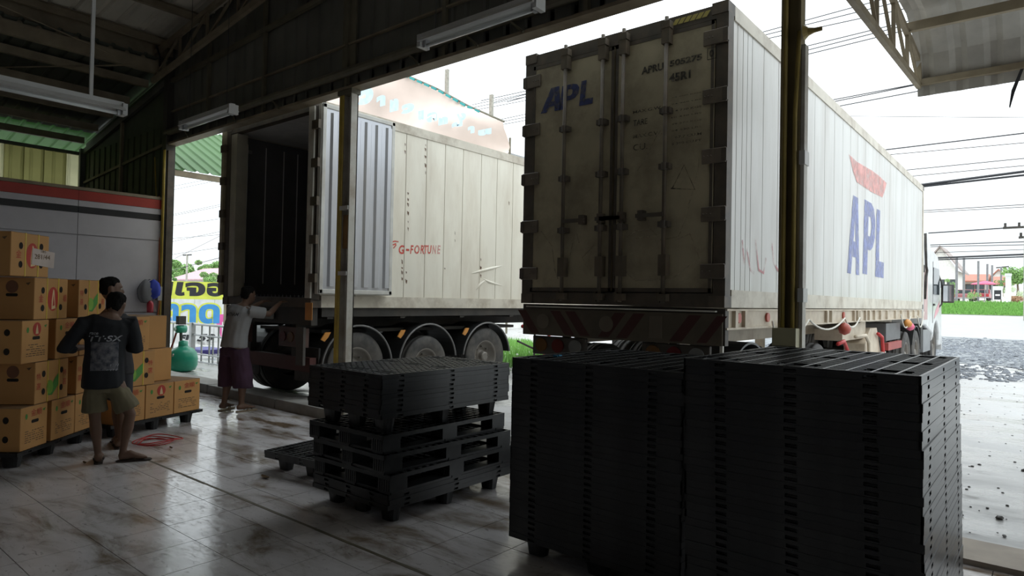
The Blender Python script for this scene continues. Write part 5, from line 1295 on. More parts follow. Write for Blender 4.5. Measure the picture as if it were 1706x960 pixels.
# ---- person in the black shirt (local frame: x right, y away from the camera, z up)
def person1():
    loc = (-6.833, 2.306, 0); ang = math.atan2(-.34, .94)  # local y points away from the camera
    yv = Vector((-.943, .333, 0)); rz = math.atan2(-yv.x, yv.y)
    t = thing('person', 'person in a black printed shirt and khaki shorts, back turned, beside the cartons', 'person', loc, rz)
    hipL, hipR = (-.075, .015, .78), (.075, .005, .78)
    kL, kR = (-.06, .03, .43), (.225, -.02, .44)
    aL, aR = (-.025, .0, .075), (.17, -.03, .08)
    hc = Vector((.085, .10, 1.465)); hf = Vector((.45, 1, -.25))
    limbs = [leg(hipL, kL, aL, .95), leg(hipR, kR, aR, .95)]
    limbs += foot_rings((-.02, -.04, .012), (-.02+.0, .18, .012)); limbs += foot_rings((.155, -.035, .012), (.375, -.06, .012))
    limbs.append([((0, .01, .74), .13, .09), ((0, .01, .85), .135, .09), ((0, .02, 1.0), .130, .09), ((.01, .03, 1.15), .145, .09), ((.025, .04, 1.27), .16, .085), ((.035, .05, 1.35), .13, .08), ((.045, .06, 1.385), .06, .055)])
    limbs.append([((.04, .05, 1.33), .055, .058), ((.065, .075, 1.39), .052, .055), ((.078, .09, 1.43), .05, .055)])
    limbs += head_rings(hc, hf, (.18, .10, 1))
    # arms
    sL, eL, wL = Vector((-.17, .04, 1.30)), Vector((-.315, .05, 1.06)), Vector((-.12, .26, 1.07))
    sR, eR, wR = Vector((.21, .05, 1.29)), Vector((.265, .06, 1.05)), Vector((.13, .29, 1.10))
    for s_, e_, w_ in ((sL, eL, wL), (sR, eR, wR)):
        limbs.append([(s_, .05, .052), (s_.lerp(e_, .5), .045, .046), (e_, .038, .038), (e_.lerp(w_, .3), .038, .038), (e_.lerp(w_, .8), .028, .026), (w_, .024, .022)])
    limbs += hand(wL, (.6, .55, .1), (0, -.2, 1), 1, .5); limbs += hand(wR, (-.7, .45, .0), (0, -.2, 1), -1, .55)
    body = blob(limbs, .0085, 'body', skin_m, t, 3)
    eyes(hc, hf, body)
    h = blob(hair_rings(hc+Vector((0, 0, .003)), hf, (.18, .10, 1), 1.04), .008, 'hair', hair_m, t, 2); folds(h, .006, 30)
    # shirt: torso with sleeves to the elbows, open feel at neck
    sh = [[((-.0, .01, .70), .176, .142), ((0, .01, .76), .178, .143), ((0, .015, .90), .168, .13), ((.005, .02, 1.05), .165, .12), ((.01, .03, 1.18), .176, .12), ((.025, .04, 1.28), .186, .112), ((.035, .05, 1.335), .14, .085), ((.045, .06, 1.365), .07, .06)]]
    for s_, e_, w_ in ((sL, eL, wL), (sR, eR, wR)):
        i_ = Vector((s_.x*.45, s_.y, s_.z+.015)); sh.append([(i_, .075, .075), (s_+Vector((0, 0, .005)), .075, .075), (s_.lerp(e_, .5), .066, .070), (e_, .060, .062), (e_.lerp(w_, .35), .055, .056)])
    s1 = blob(sh, .011, 'shirt', tee_black, t, 5); folds(s1, .010, 7, 3)
    # printed back: pale title, dark picture, small lines (follows the shirt surface)
    def proj(pl):
        me = pl.data; dg = bpy.context.evaluated_depsgraph_get(); dg.update()
        from mathutils.bvhtree import BVHTree
        bv = BVHTree.FromPolygons([v.co for v in s1.data.vertices], [tuple(p.vertices) for p in s1.data.polygons])
        for v in me.vertices:
            hit = bv.ray_cast(Vector((v.co.x, -1, v.co.z)), Vector((0, 1, 0)))
            if hit[0] is not None: v.co.y = hit[0].y-.003
        pl.parent = s1
    def grid(name, x0, x1, z0, z1, m_, n=14):
        b = bmesh.new(); g = [[b.verts.new((x0+(x1-x0)*i/n, -.3, z0+(z1-z0)*j/n)) for i in range(n+1)] for j in range(n+1)]
        for j in range(n):
            for i in range(n): b.faces.new((g[j][i], g[j][i+1], g[j+1][i+1], g[j+1][i]))
        me = bpy.data.meshes.new(name); b.to_mesh(me); b.free(); me.materials.append(m_); o = put(name, me, s1); proj(o); return o
    grid('back_picture', -.105, .115, .87, 1.13, shirt_pic)
    for body_, x0, z0, w_, h_ in (('TT·SX', -.125, 1.135, .27, .055), ('race', -.12, 1.20, .07, .02), ('1991', .05, .905, .07, .022), ('NIGHT', -.01, .87, .07, .012), ('TT·S', .05, .865, .06, .018)):
        o = txt('shirt_print', body_, shirt_ink, (x0, -.3, z0), XP, ZP, w_, h_, s1, bold=.02, shear=.2); proj(o)
    # shorts
    st = [[((0, .01, .66), .150, .112), ((0, .01, .74), .150, .112), ((0, .01, .84), .145, .105)]]
    for hp, kn, sg in ((hipL, kL, -1), (hipR, kR, 1)):
        hp, kn = Vector(hp), Vector(kn); st.append([(hp+Vector((0, 0, -.09)), .078, .098), (hp.lerp(kn, .45), .098, .106), (hp.lerp(kn, .78), .108, .108), (hp.lerp(kn, .86), .109, .108)])
    s2 = blob(st, .010, 'shorts', khaki, t, 4); folds(s2, .012, 9, 1)
    sandal_mesh((-.02, -.04, .0), (-.02, .20, .0), sandal, t, sandal); sandal_mesh((.145, -.035, .0), (.39, -.062, .0), sandal, t, sandal)
    # phone-sized note held in the hands
    MB().box(-.05, .05, .42, .54, 1.09, 1.098).build('note_pad', paper, t)
person1()
def person2():
    yv = Vector((-.943, .333, 0)); rz = math.atan2(-yv.x, yv.y)
    t = thing('person', 'person with short black hair seen in profile behind the black shirted person', 'person', (-7.40, 2.62, 0), rz)
    hc = Vector((-.07, .0, 1.62)); hf = Vector((1, .12, -.05))
    limbs = [leg((-.05, .0, .78), (.0, .04, .45), (.03, .07, .08), .9), leg((.065, .0, .78), (.06, -.04, .45), (.05, -.07, .08), .9)]
    limbs += foot_rings((.03, .08, .012), (.0, .29, .012)); limbs += foot_rings((.03, -.09, .012), (.02, .13, .012))
    limbs.append([((0, -.01, .78), .14, .10), ((-.01, 0, .9), .135, .105), ((-.03, 0, 1.1), .14, .10), ((-.05, 0, 1.28), .165, .11), ((-.06, 0, 1.38), .11, .08), ((-.065, 0, 1.43), .055, .05)])
    limbs.append([((-.065, 0, 1.38), .055, .055), ((-.068, 0, 1.46), .05, .052), ((-.07, 0, 1.53), .048, .05)])
    limbs += head_rings(hc, hf)
    for sy in (-1, 1):
        s_, e_, w_ = Vector((-.05+.14*sy, .0, 1.32)), Vector((-.05+.15*sy, .03, 1.05)), Vector((-.03+.05*sy, .24, 1.12))
        limbs.append([(s_, .05, .05), (s_.lerp(e_, .5), .044, .044), (e_, .038, .038), (e_.lerp(w_, .8), .028, .027), (w_, .024, .022)])
        limbs += hand(w_, (-.2*sy, 1, .1), (0, 0, 1), -sy, .5)
    body = blob(limbs, .0095, 'body', skin_m, t, 3); eyes(hc, hf, body)
    h = blob(hair_rings(hc, hf, k=1.06), .008, 'hair', hair_m, t, 2); folds(h, .006, 30)
    sh = [[((-.0, -.01, .74), .155, .125), ((-.01, 0, .9), .15, .122), ((-.03, 0, 1.1), .15, .118), ((-.05, 0, 1.28), .175, .125), ((-.06, 0, 1.36), .13, .09), ((-.07, 0, 1.40), .07, .06)]]
    for sy in (-1, 1):
        s_, e_ = Vector((-.05+.15*sy, .0, 1.32)), Vector((-.05+.16*sy, .03, 1.05)); sh.append([(Vector((-.05+.08*sy, .0, 1.33)), .07, .07), (s_, .07, .07), (s_.lerp(e_, .7), .062, .062)])
    s1 = blob(sh, .012, 'shirt', mat('dark_shirt', (.035, .033, .035), .85), t, 4); folds(s1, .008, 7, 5)
    st = [[((0, -.01, .74), .145, .12), ((0, -.01, .86), .14, .11)], [((-.05, .0, .80), .09, .10), ((.0, .03, .50), .085, .085)], [((.06, .0, .80), .09, .10), ((.06, -.03, .50), .085, .085)]]
    s2 = blob(st, .012, 'shorts', mat('dark_shorts', (.03, .03, .035), .85), t, 4)
    sandal_mesh((.03, .08, 0), (.0, .31, 0), sandal, t, sandal); sandal_mesh((.03, -.09, 0), (.02, .14, 0), sandal, t, sandal)
person2()
def person3():
    # faces +y into the container, arms forward on its floor edge
    t = thing('person', 'person in a grey shirt and long purple shorts reaching into the open container', 'person', (-8.62, 4.50, 0), R(12))
    hc = Vector((.05, .17, 1.58)); hf = Vector((.1, 1, -.15)); up = (.05, .12, 1)
    hipL, hipR = (-.10, .0, .86), (.10, .0, .86); kL, kR = (-.13, .03, .47), (.13, .05, .47); aL, aR = (-.14, -.03, .08), (.13, .03, .08)
    limbs = [leg(hipL, kL, aL, 1.05), leg(hipR, kR, aR, 1.05)]
    limbs += foot_rings((-.14, -.08, .025), (-.20, .16, .025)); limbs += foot_rings((.13, -.02, .025), (.17, .22, .025))
    limbs.append([((0, .0, .80), .16, .115), ((0, .01, .92), .165, .12), ((.0, .02, 1.06), .16, .115), ((.01, .04, 1.2), .175, .115), ((.02, .08, 1.34), .19, .11), ((.03, .10, 1.42), .13, .08), ((.035, .12, 1.46), .06, .055)])
    limbs.append([((.03, .10, 1.40), .055, .06), ((.04, .13, 1.47), .052, .055), ((.05, .15, 1.52), .05, .055)])
    limbs += head_rings(hc, hf, up)
    sL, eL, wL = Vector((-.16, .09, 1.37)), Vector((-.22, .36, 1.36)), Vector((-.16, .62, 1.50))
    sR, eR, wR = Vector((.20, .08, 1.37)), Vector((.32, .30, 1.33)), Vector((.24, .58, 1.50))
    for s_, e_, w_ in ((sL, eL, wL), (sR, eR, wR)):
        limbs.append([(s_, .055, .056), (s_.lerp(e_, .5), .048, .049), (e_, .040, .040), (e_.lerp(w_, .3), .040, .040), (e_.lerp(w_, .8), .029, .028), (w_, .025, .022)])
    limbs += hand(wL, (.1, 1, .05), (0, -.2, 1), 1, .3); limbs += hand(wR, (-.1, 1, .05), (0, -.2, 1), -1, .3)
    body = blob(limbs, .0095, 'body', skin_m, t, 3); eyes(hc, hf, body)
    h = blob(hair_rings(hc, hf, up, 1.05), .008, 'hair', hair_m, t, 2); folds(h, .006, 30)
    sh = [[((0, -.01, .86), .205, .150), ((0, .0, .93), .205, .150), ((.0, .02, 1.06), .195, .142), ((.01, .04, 1.2), .20, .138), ((.02, .08, 1.34), .21, .125), ((.03, .10, 1.41), .15, .09), ((.035, .12, 1.445), .075, .065)]]
    for s_, e_ in ((sL, eL), (sR, eR)):
        sh.append([(Vector((s_.x*.5+.03, s_.y, s_.z)), .08, .08), (s_, .082, .085), (s_.lerp(e_, .5), .076, .080), (s_.lerp(e_, .8), .074, .078)])
    s1 = blob(sh, .011, 'shirt', tee_grey, t, 5); folds(s1, .014, 6, 8)
    from mathutils.bvhtree import BVHTree
    bv = BVHTree.FromPolygons([v.co for v in s1.data.vertices], [tuple(p.vertices) for p in s1.data.polygons])
    o = txt('shirt_print', 'VIETNAM', mat('dark_shirt_print', (.05, .05, .055), .8), (-.10, -.3, 1.30), XP, ZP, .22, .045, s1, bold=.02, shear=.2)
    for v in o.data.vertices:
        hit = bv.ray_cast(Vector((v.co.x, -1, v.co.z)), Vector((0, 1, 0)))
        if hit[0] is not None: v.co.y = hit[0].y-.003
    st = [[((0, .0, .76), .185, .14), ((0, .0, .86), .180, .135), ((0, .0, .95), .165, .12)]]
    for hp, kn in ((hipL, kL), (hipR, kR)):
        hp, kn = Vector(hp), Vector(kn); st.append([(hp+Vector((0, 0, .0)), .118, .13), (hp.lerp(kn, .6), .130, .135), (kn, .138, .138), (kn-Vector((0, 0, .14)), .142, .140)])
    s2 = blob(st, .011, 'shorts', purple, t, 4); folds(s2, .016, 8, 2)
    sandal_mesh((-.14, -.08, .0), (-.205, .17, .0), sandal_tan, t, sandal_tan); sandal_mesh((.13, -.02, .0), (.175, .23, .0), sandal_tan, t, sandal_tan)
person3()

# ================================================================== SMALL THINGS INSIDE
# red strap rings on the floor
t = thing('strap_loops', 'tangled loops of thin red strap lying on the tiles by the cartons', 'strap', (-7.33, 3.0, 0))
for k in range(3):
    pts = []
    for q in range(26):
        a = 2*math.pi*q/26; pts.append((.17*math.cos(a)*(1+.1*k)+.03*math.cos(3*a+k), (.17+.03*k)*math.sin(a)+.02*math.sin(2*a), .008+.010*k+.012*(1+math.sin(2*a+k))))
    MB().tube(pts, .006, 5, closed=True).build('loop', red_m, t, smooth=True)
MB().tube([(-.1, -.1, .03), (0, .02, .05), (.1, .1, .03)], .006, 5).build('loop', red_m, t, smooth=True)
for (px_, py_, s_, lab) in ((442, 797, .06, 'curled dry brown leaf alone on the tiles'), (285, 748, .035, 'small brown scrap right of the red strap loops'), (141, 773, .035, 'small brown scrap by the heel of the black shirted person')):
    p = on(px_, py_, 'z', 0); b = MB(); n = 8; vs_ = []
    for k in range(n+1):
        u = -1+2*k/n; w_ = s_*.35*(1-u*u)**.5+.001
        vs_.append([b.b.verts.new((u*s_, -w_, .012+.01*u*u)), b.b.verts.new((u*s_, 0, .004+.012*u*u)), b.b.verts.new((u*s_, w_, .014+.008*u*u))])
    for A, B in zip(vs_, vs_[1:]):
        for i in (0, 1): b.b.faces.new((A[i], B[i], B[i+1], A[i+1]))
    tag(b.build('dry_leaf', leaf_dry, loc=p), lab, 'leaf')
# cap, cloth and bottle hanging on the wall hook
hk = on(241, 470, 'x', WX); hk.x = WX
bag = lambda dy, dz: Vector((WX+.10, hk.y+dy, hk.z+dz))
def draped(name, c, ry, rz__, m, label, cat, seed, thick=.06):
    b = MB(); 
    b.lathe([(-1, .12), (-.9, .5), (-.6, .85), (-.2, 1), (.2, .95), (.6, .7), (.85, .38), (1, .1)], (0, 0, 0), 'z', 20)
    me = b.mesh(name, m, True)
    for v in me.vertices:
        q = noise.noise((v.co.x*2+seed, v.co.y*2, v.co.z*1.4))*.35; v.co = Vector((v.co.x*thick*(1+q), v.co.y*ry*(1+q), v.co.z*rz__*(1+.2*q)))
    o = put(name, me, loc=c); tag(o, label, cat); return o
draped('cap', bag(-.02, -.16), .13, .20, grey_cloth, 'grey cap hanging on the wall by the corner column', 'cap', 1)
draped('cloth', bag(.11, -.12), .12, .17, blue_cloth, 'bright blue cloth hanging over the grey cap', 'cloth', 5)
bt = thing('bottle', 'red capped bottle hanging below the blue cloth on the wall', 'bottle', bag(.06, -.42))
MB().lathe([(-.10, 0), (-.10, .05), (.05, .052), (.08, .04), (.10, .02)], (0, 0, 0), 'z', 16).build('bottle_body', mat('red_bottle', (.45, .03, .05), .35), bt, smooth=True)
MB().lathe([(.10, .021), (.14, .021), (.14, 0)], (0, 0, 0), 'z', 12).build('cap', grey_cloth, bt)
MB().tube([(0, 0, .13), (-.06, 0, .25), (-.11, 0, .36)], .004, 5).build('string', cable_m, bt)
pg_ = MB(); pg_.tube([(WX, hk.y+.05, hk.z+.03), (WX+.12, hk.y+.05, hk.z+.05)], .008, 6); tag(pg_.build('wall_hook', galv), 'small steel hook on the grey wall over the caps', 'hook')
# dark bench thing by the column
t = thing('bench', 'dark low bench with a grey box at the foot of the corner column', 'bench', (-11.75, 4.62, 0))
MB().box(-.2, .25, -.2, .2, .52, .56).build('bench_top', chassis, t)
for x, y in ((-.17, -.17), (.22, -.17), (-.17, .17), (.22, .17)): MB().box(x-.02, x+.02, y-.02, y+.02, 0, .52).build('leg', chassis, t)
gb = thing('appliance_box', 'grey metal box standing on the dark bench by the corner column', 'box', (-11.75, 4.62, .56))
bevel(MB().box(-.16, .2, -.16, .16, 0, .40).build('casing', mat('grey_enamel', (.32, .32, .31), .45), gb), .01); MB().box(.201, .21, -.12, .12, .05, .3).build('panel', chassis, gb)

# ================================================================== OUTSIDE AT THE LEFT
# green pressure tank with pump, on the kerb side
c = on(300, 612, 'y', 5.9); c.z = GZ
t = thing('pressure_tank', 'green round tank with a pump and gauge on top, beyond the corner column', 'tank', (c.x, 5.95, GZ))
MB().lathe([(0, .14), (.03, .23), (.12, .27), (.26, .275), (.38, .25), (.46, .18), (.49, .10), (.52, .09), (.60, .085), (.62, .0)], (0, 0, 0), 'z', 28).build('tank_body', teal_m, t, smooth=True)
MB().tube([(.13*math.cos(a), -.25-.02*math.sin(a), .40+.12*math.sin(a)) for a in [math.pi+.3+k*(math.pi-.6)/10 for k in range(11)]], .014, 6).build('hose_loop', mat('pale_hose', (.65, .50, .45), .5), t, smooth=True)
MB().lathe([(-.10, .04), (-.09, .08), (.09, .08), (.10, .04)], (-.12, 0, .84), 'y', 16).build('pump_body', teal_m, t, smooth=True)
MB().cyl((-.12, -.12, .84), .035, .03, 'y', 12).build('gauge', mat('pale_gauge', (.6, .75, .68), .3), t)
MB().tube([(-.1, 0, .58), (-.12, 0, .78)], .03, 8).build('pipe', rubber, t); MB().box(-.2, -.06, -.07, .07, .93, 1.10).build('pump_head', rubber, t)
MB().tube([(-.16, -.05, .85), (-.2, -.1, .6), (-.3, -.15, .3)], .02, 6).build('hose', mat('red_hose', (.35, .05, .04), .5), t)
# railing gate of grey pipes
def pipe_gate():
    y = 7.0; xa, xb = X(283, y), X(382, y)
    t = thing('pipe_gate', 'grey welded pipe gate between the green tank and the container', 'gate', (xa, y, GZ)); L_ = xb-xa
    zt = Zp(300, 538, y)-GZ; xm = X(322, y)-xa
    MB().tube([(-.1, 0, zt), (L_, 0, zt)], .028, 8).build('top_pipe', galv, t)
    MB().box(xm-.055, xm+.055, -.05, .05, 0, zt+.03).build('gate_post', galv, t)
    for py_ in (560, 592, 605): z = Zp(345, py_, y)-GZ; MB().tube([(xm, 0, z), (L_, 0, z)], .022, 8).build('rail', galv, t)
    z = Zp(300, 592, y)-GZ; MB().tube([(-.1, 0, z), (xm, 0, z)], .02, 8).build('rail', galv, t)
    for px_ in (290, 338, 351, 366): x = X(px_, y)-xa; MB().tube([(x, 0, 0), (x, 0, zt)], .02, 8).build('upright', galv, t)
    for px_, t_ in ((357, .75),): x = X(px_, y)-xa; MB().tube([(x, 0, 0), (x, 0, zt*t_)], .02, 8).build('upright', galv, t)
pipe_gate()
# purple plastic tub and clutter behind the gate
y = 8.2; c = on(342, 590, 'y', y)
t = thing('plastic_tub', 'purple blue plastic tub behind the pipe gate', 'tub', (c.x, y, c.z-.14)); 
m = MB(); m.prism([(-.42, 0), (.42, 0), (.48, .27), (-.48, .27)], (0, -.3, 0), XP, ZP, YP, .6); m.build('tub_body', blue_plastic, t); MB().box(-.5, .5, -.33, .33, .26, .29).build('tub_rim', blue_plastic, t)
tb = thing('work_table', 'old dark work table carrying the purple tub behind the gate', 'table', (c.x, y, GZ))
MB().box(-.8, .8, -.4, .4, c.z-.14-GZ-.05, c.z-.14-GZ).build('table_top', mat('old_board', (.15, .13, .11), .8), tb)
for x in (-.75, .75):
    for q in (-.35, .35): MB().box(x-.03, x+.03, q-.03, q+.03, 0, c.z-.19-GZ).build('leg', chassis, tb)
# roadside sign board facing the hall
def sign_board():
    ctr = on(325, 545, 'y', 9.8); dirv = Vector((EYE.x-ctr.x, EYE.y-ctr.y, 0)).normalized(); U = Vector((-dirv.y, dirv.x, 0)); N = dirv
    if U.x < 0: U = -U
    t = thing('sign_board', 'white and yellow printed sign board with black and blue letters beyond the gate', 'sign', (ctr.x, ctr.y, GZ))
    D = (ctr-EYE).dot(FW); s_ = D/FPX
    def P(px_, py_): return ((px_-325)*s_*1.0, Zp(px_, py_, ctr.y)-GZ if False else (EYE.z+(489-py_)*s_-GZ))
    V = ZP; x0, zt = P(262, 470); x1, zb = P(415, 603)
    MB().prism([(x0, zb), (x1, zb), (x1, zt), (x0, zt)], (0, 0, 0), U, V, -N, .03).build('board', board_white, t)
    for q in (x0+.3, x1-.3): MB().prism([(q-.04, 0), (q+.04, 0), (q+.04, zt-.05), (q-.04, zt-.05)], -N*.03, U, V, -N, .06).build('sign_post', chassis, t)
    for k in range(1, 5): q = x0+(x1-x0)*k/5; MB().prism([(q-.003, zb), (q+.003, zb), (q+.003, zt), (q-.003, zt)], (0, 0, 0), U, V, N, .002).build('panel_joint', grout, t)
    xa, za = P(262, 495); MB().prism([(x0, za-.08), (x1, za-.08), (x1, zt), (x0, zt)], (0, 0, 0), U, V, N, .003).build('yellow_field', board_yellow, t)
    def L_(body, m_, a, b_, hx, mo=None, sh=.0):
        (u0, v0), (u1, v1) = P(*a), P(*b_)
        if mo: txt('sign_letters', body, mo, U*(u0-.05)+V*(v0-.05)+N*.004, U, V, u1-u0+.10, v1-v0+.10, t, bold=.09, shear=sh)
        txt('sign_letters', body, m_, U*u0+V*v0+N*.007, U, V, u1-u0, v1-v0, t, bold=.045, shear=sh)
    L_('น', sign_black, (272, 494), (291, 471), 0, sh=.1); L_('เ', sign_black, (294, 494), (308, 471), 0, sh=.1); L_('จ', sign_black, (309, 494), (339, 471), 0); L_('อ', sign_black, (341, 494), (367, 471), 0)
    L_('ต', sign_blue, (272, 538), (300, 507), 0, board_yellow); L_('า', sign_blue, (304, 540), (326, 508), 0, board_yellow); L_('ด', sign_blue, (330, 540), (362, 507), 0, board_yellow)
    L_('ย', sign_black, (303, 570), (317, 558), 0, sh=.15); L_('59', sign_black, (328, 570), (356, 557), 0, sh=.3)
    (u0, v0), (u1, v1) = P(352, 562), P(392, 524); MB().prism([(u0, v1), (u1, v1), (u1, v0), (u0+.25, v0)], N*.004, U, V, N, .004).build('pink_field', sign_pink, t)
    L_('E', board_white, (366, 560), (375, 537), 0)
sign_board()

greyroof = mat('grey_roof', (.35, .35, .35), .7)
# ================================================================== CANVAS BANNER ON THE ROOF BEHIND THE CONTAINER
def banner():
    Yb = 22.0; P = lambda px_, py_: on(px_, py_, 'y', Yb)
    t = thing('canvas_banner', 'sagging pale pink banner with blue white letters behind the white container', 'banner', (0, Yb, 0))
    cols = 40; rows_ = 14; b = MB(); g = []
    top = [(500, 70), (585, 104), (640, 122), (680, 128), (730, 150), (780, 178), (841, 205)]
    def interp(px_):
        for (a, ya), (c_, yc) in zip(top, top[1:]):
            if px_ <= c_: return ya+(yc-ya)*(px_-a)/(c_-a)
        return top[-1][1]
    for i in range(cols+1):
        px_ = 505+(841-505)*i/cols; pt = P(px_, interp(px_)); bz = P(px_, 300).z-1.0; col = []
        for j in range(rows_+1):
            z = pt.z+(bz-pt.z)*j/rows_; q = .35*math.sin((px_-500)*.035+j*.55)*math.exp(-((j-4)/4.5)**2)+.12*noise.noise((px_*.03, j*.5, 0))
            col.append(b.b.verts.new((pt.x, q, z)))
        g.append(col)
    for i in range(cols):
        for j in range(rows_): b.b.faces.new((g[i][j], g[i+1][j], g[i+1][j+1], g[i][j+1]))
    cl = b.build('canvas', pink_cloth, t, smooth=True)
    pts = [Vector((P(px_, interp(px_)).x, -.05, P(px_, interp(px_)).z+.05)) for px_ in range(505, 842, 12)]
    MB().tube(pts, .05, 6).build('edge_pole', steel_olive, t)
    for a, c_ in zip(pts[10:25], pts[11:26]): MB().bar(a.lerp(c_, .1)+Vector((0, -.08, -.05)), a.lerp(c_, .75)+Vector((0, -.08, -.05)), .05, .10).build('edge_tie', teal_rope, t)
    for body_, (xa, ya), (xb, yb) in (('ว', (612, 182), (638, 148)), ('า', (643, 184), (658, 162)), ('ท', (665, 192), (680, 168)), ('ว', (684, 196), (706, 175)), ('น', (712, 206), (722, 188)), ('ล', (726, 210), (744, 190)), ('ท', (746, 214), (762, 198)), ('ย', (768, 222), (786, 206)), ('ง', (776, 208), (792, 192)), ('า', (795, 228), (806, 214)), ('น', (812, 232), (834, 218))):
        a, c_ = P(xa, ya), P(xb, yb); txt('banner_letter', body_, paleblue, (a.x, -.62, a.z), XP, ZP, c_.x-a.x, c_.z-a.z, t, bold=.12)
    # roof building that carries the banner
    h = thing('low_building', 'pale low building behind the white container, under the pink banner', 'building', (0, Yb+1, 0))
    xa, xb = P(505, 200).x, P(790, 200).x
    MB().box(xa-3, xb, .9, 3.5, gz(Yb), P(845, 236).z).build('wall', whitewall, h); MB().box(xa-3.3, xb+.3, .8, 3.8, P(845, 236).z, P(845, 236).z+.15).build('roof', greyroof, h)
    for px_ in (505, 560, 700, 836):
        MB().tube([(P(px_, 200).x, .6, gz(Yb)), (P(px_, 200).x, .6, P(px_, interp(px_)).z-.6)], .05, 6).build('banner_post', steel_olive, t)
greyroof = mat('grey_roof', (.35, .35, .35), .7)
banner()

# ================================================================== POLES, WIRES, TREES AND HOUSES
def sq_pole(px_, pyt, y, w_, label, top=None):
    p = on(px_, pyt, 'y', y); t = thing('utility_pole', label, 'pole', (p.x, y, gz(y)))
    m = MB(); m.prism([(-w_*.5, -w_*.35), (w_*.5, -w_*.35), (w_*.5, w_*.35), (-w_*.5, w_*.35)], (0, 0, 0), XP, YP, ZP, p.z-gz(y)); m.build('pole_shaft', pole_m, t)
    return t, p
sq_pole(745, 116, 24.5, .20, 'square concrete pole rising behind the middle of the pink banner'); sq_pole(819, 158, 25.5, .20, 'square concrete pole rising behind the right end of the pink banner')
wn = 0
def wire(a, b_, y, label, r=.012, y2=None, ext=(0, 0), sag=.1, group='overhead power lines'):
    p, q = on(a[0], a[1], 'y', y), on(b_[0], b_[1], 'y', y2 or y); d = q-p; p2 = p-d*ext[0]; q2 = q+d*ext[1]
    pts = [p2.lerp(q2, k/12)-Vector((0, 0, 0)) for k in range(13)]
    tag(MB().tube([tuple(v) for v in pts], r*1.35, 5).build('power_line', cable_m), label, 'cable', group)
# wires in front of the sky at the right: along the road (x direction)
sets = [('highest', 31, [((1280, 51), (1430, 10)), ((1280, 57), (1445, 16)), ((1285, 63), (1460, 25))]),
        ('second highest', 31, [((1340, 78), (1470, 46)), ((1340, 85), (1470, 52)), ((1340, 92), (1470, 60))]),
        ('third highest', 31, [((1390, 166), (1522, 141)), ((1392, 169), (1524, 142)), ((1398, 177), (1530, 152))])]
for nm, y, ws in sets:
    for k, (a, b_) in enumerate(ws): wire(a, b_, y, '%s of the three wires in the %s bundle over the lettered container' % (('upper', 'middle', 'lower')[k], nm), .017, ext=(4.2, 2.2))
for k, (a, b_, r, lab) in enumerate((((1473, 250), (1706, 222), .025, 'dark wire over the far end of the lettered container, upper of two'), ((1480, 258), (1706, 238), .014, 'dark wire over the far end of the lettered container, lower of two'),
      ((1505, 284), (1706, 264), .016, 'thin wire just above the heavy cable bundle, upper'), ((1515, 294), (1706, 276), .014, 'thin wire just above the heavy cable bundle, lower'),
      ((1537, 308), (1706, 286), .05, 'thick black cable of the heavy bundle, upper'), ((1537, 311), (1706, 292), .04, 'thick black cable of the heavy bundle, lower'),
      ((1540, 351), (1706, 341), .014, 'thin wire midway down the right sky, upper of two'), ((1540, 354), (1706, 345), .012, 'thin wire midway down the right sky, lower of two'),
      ((1540, 389), (1706, 378), .03, 'wire running to the cross arm at the right edge'), ((1558, 408), (1706, 403), .022, 'wire low in the right sky, first below the cross arm'), ((1558, 411), (1706, 408), .018, 'wire low in the right sky, second below the cross arm'),
      ((1560, 430), (1706, 424), .045, 'black cable low over the far roofs, upper of two'), ((1560, 433), (1706, 428), .03, 'black cable low over the far roofs, lower of two'), ((1560, 421), (1706, 416), .014, 'faint wire low over the far roofs'))):
    wire(a, b_, 36 if k < 8 else 46, lab, r*.9, ext=(.6, .6))
wire((1450, 194), (1706, 196), 40, 'single faint level wire right of the lettered container', .010, ext=(.2, .5))
t, p = sq_pole(1712, 300, 46, .3, 'concrete pole with cross arms at the right edge of the sky'); 
for py_, xa, dx in ((380, 1671, 0), (396, 1697, 0)):
    q = on(xa, py_, 'y', 46); q2 = on(1735, py_-3, 'y', 46); ca = MB().bar((q.x-p.x, 0, q.z-gz(46)), (q2.x-p.x, 0, q2.z-gz(46)), .12, .12).build('cross_arm', chassis, t)
    for k in range(3): MB().cyl((q.x-p.x+.1+k*.62, 0, q.z-gz(46)+.16), .06, .22, 'z', 8).build('insulator', chassis, ca)
# left gap wires
for k, (a, b_) in enumerate((((281, 292), (357, 281)), ((281, 312), (357, 297)), ((281, 318), (357, 302)), ((281, 359), (357, 343)), ((281, 361), (357, 346)), ((281, 377), (357, 366)), ((281, 398), (357, 392)), ((281, 404), (357, 388)), ((281, 425), (357, 414)), ((305, 424), (357, 398)), ((281, 452), (357, 432)))):
    wire(a, b_, 16, 'thin wire in the gap between column and open container, %s from the top' % ('first second third fourth fifth sixth seventh eighth ninth tenth eleventh'.split()[k]), .007 if k != 10 else .012, ext=(.3, .3))
t, p = sq_pole(312, 424, 30, .18, 'slim pole with one cross arm among the far trees at the left')
MB().box(-.9, .9, -.05, .05, p.z-gz(30)-.12, p.z-gz(30)).build('cross_arm', chassis, t)
for k, (a, b_) in enumerate((((800, 172), (868, 158)), ((800, 177), (868, 163)), ((800, 182), (868, 169)), ((835, 199), (868, 192)), ((835, 203), (868, 197)), ((835, 208), (868, 202)))):
    wire(a, b_, 27, '%s wire between the pink banner and the lettered container' % ('topmost second third fourth fifth lowest'.split()[k]), .012, ext=(.2, .6))

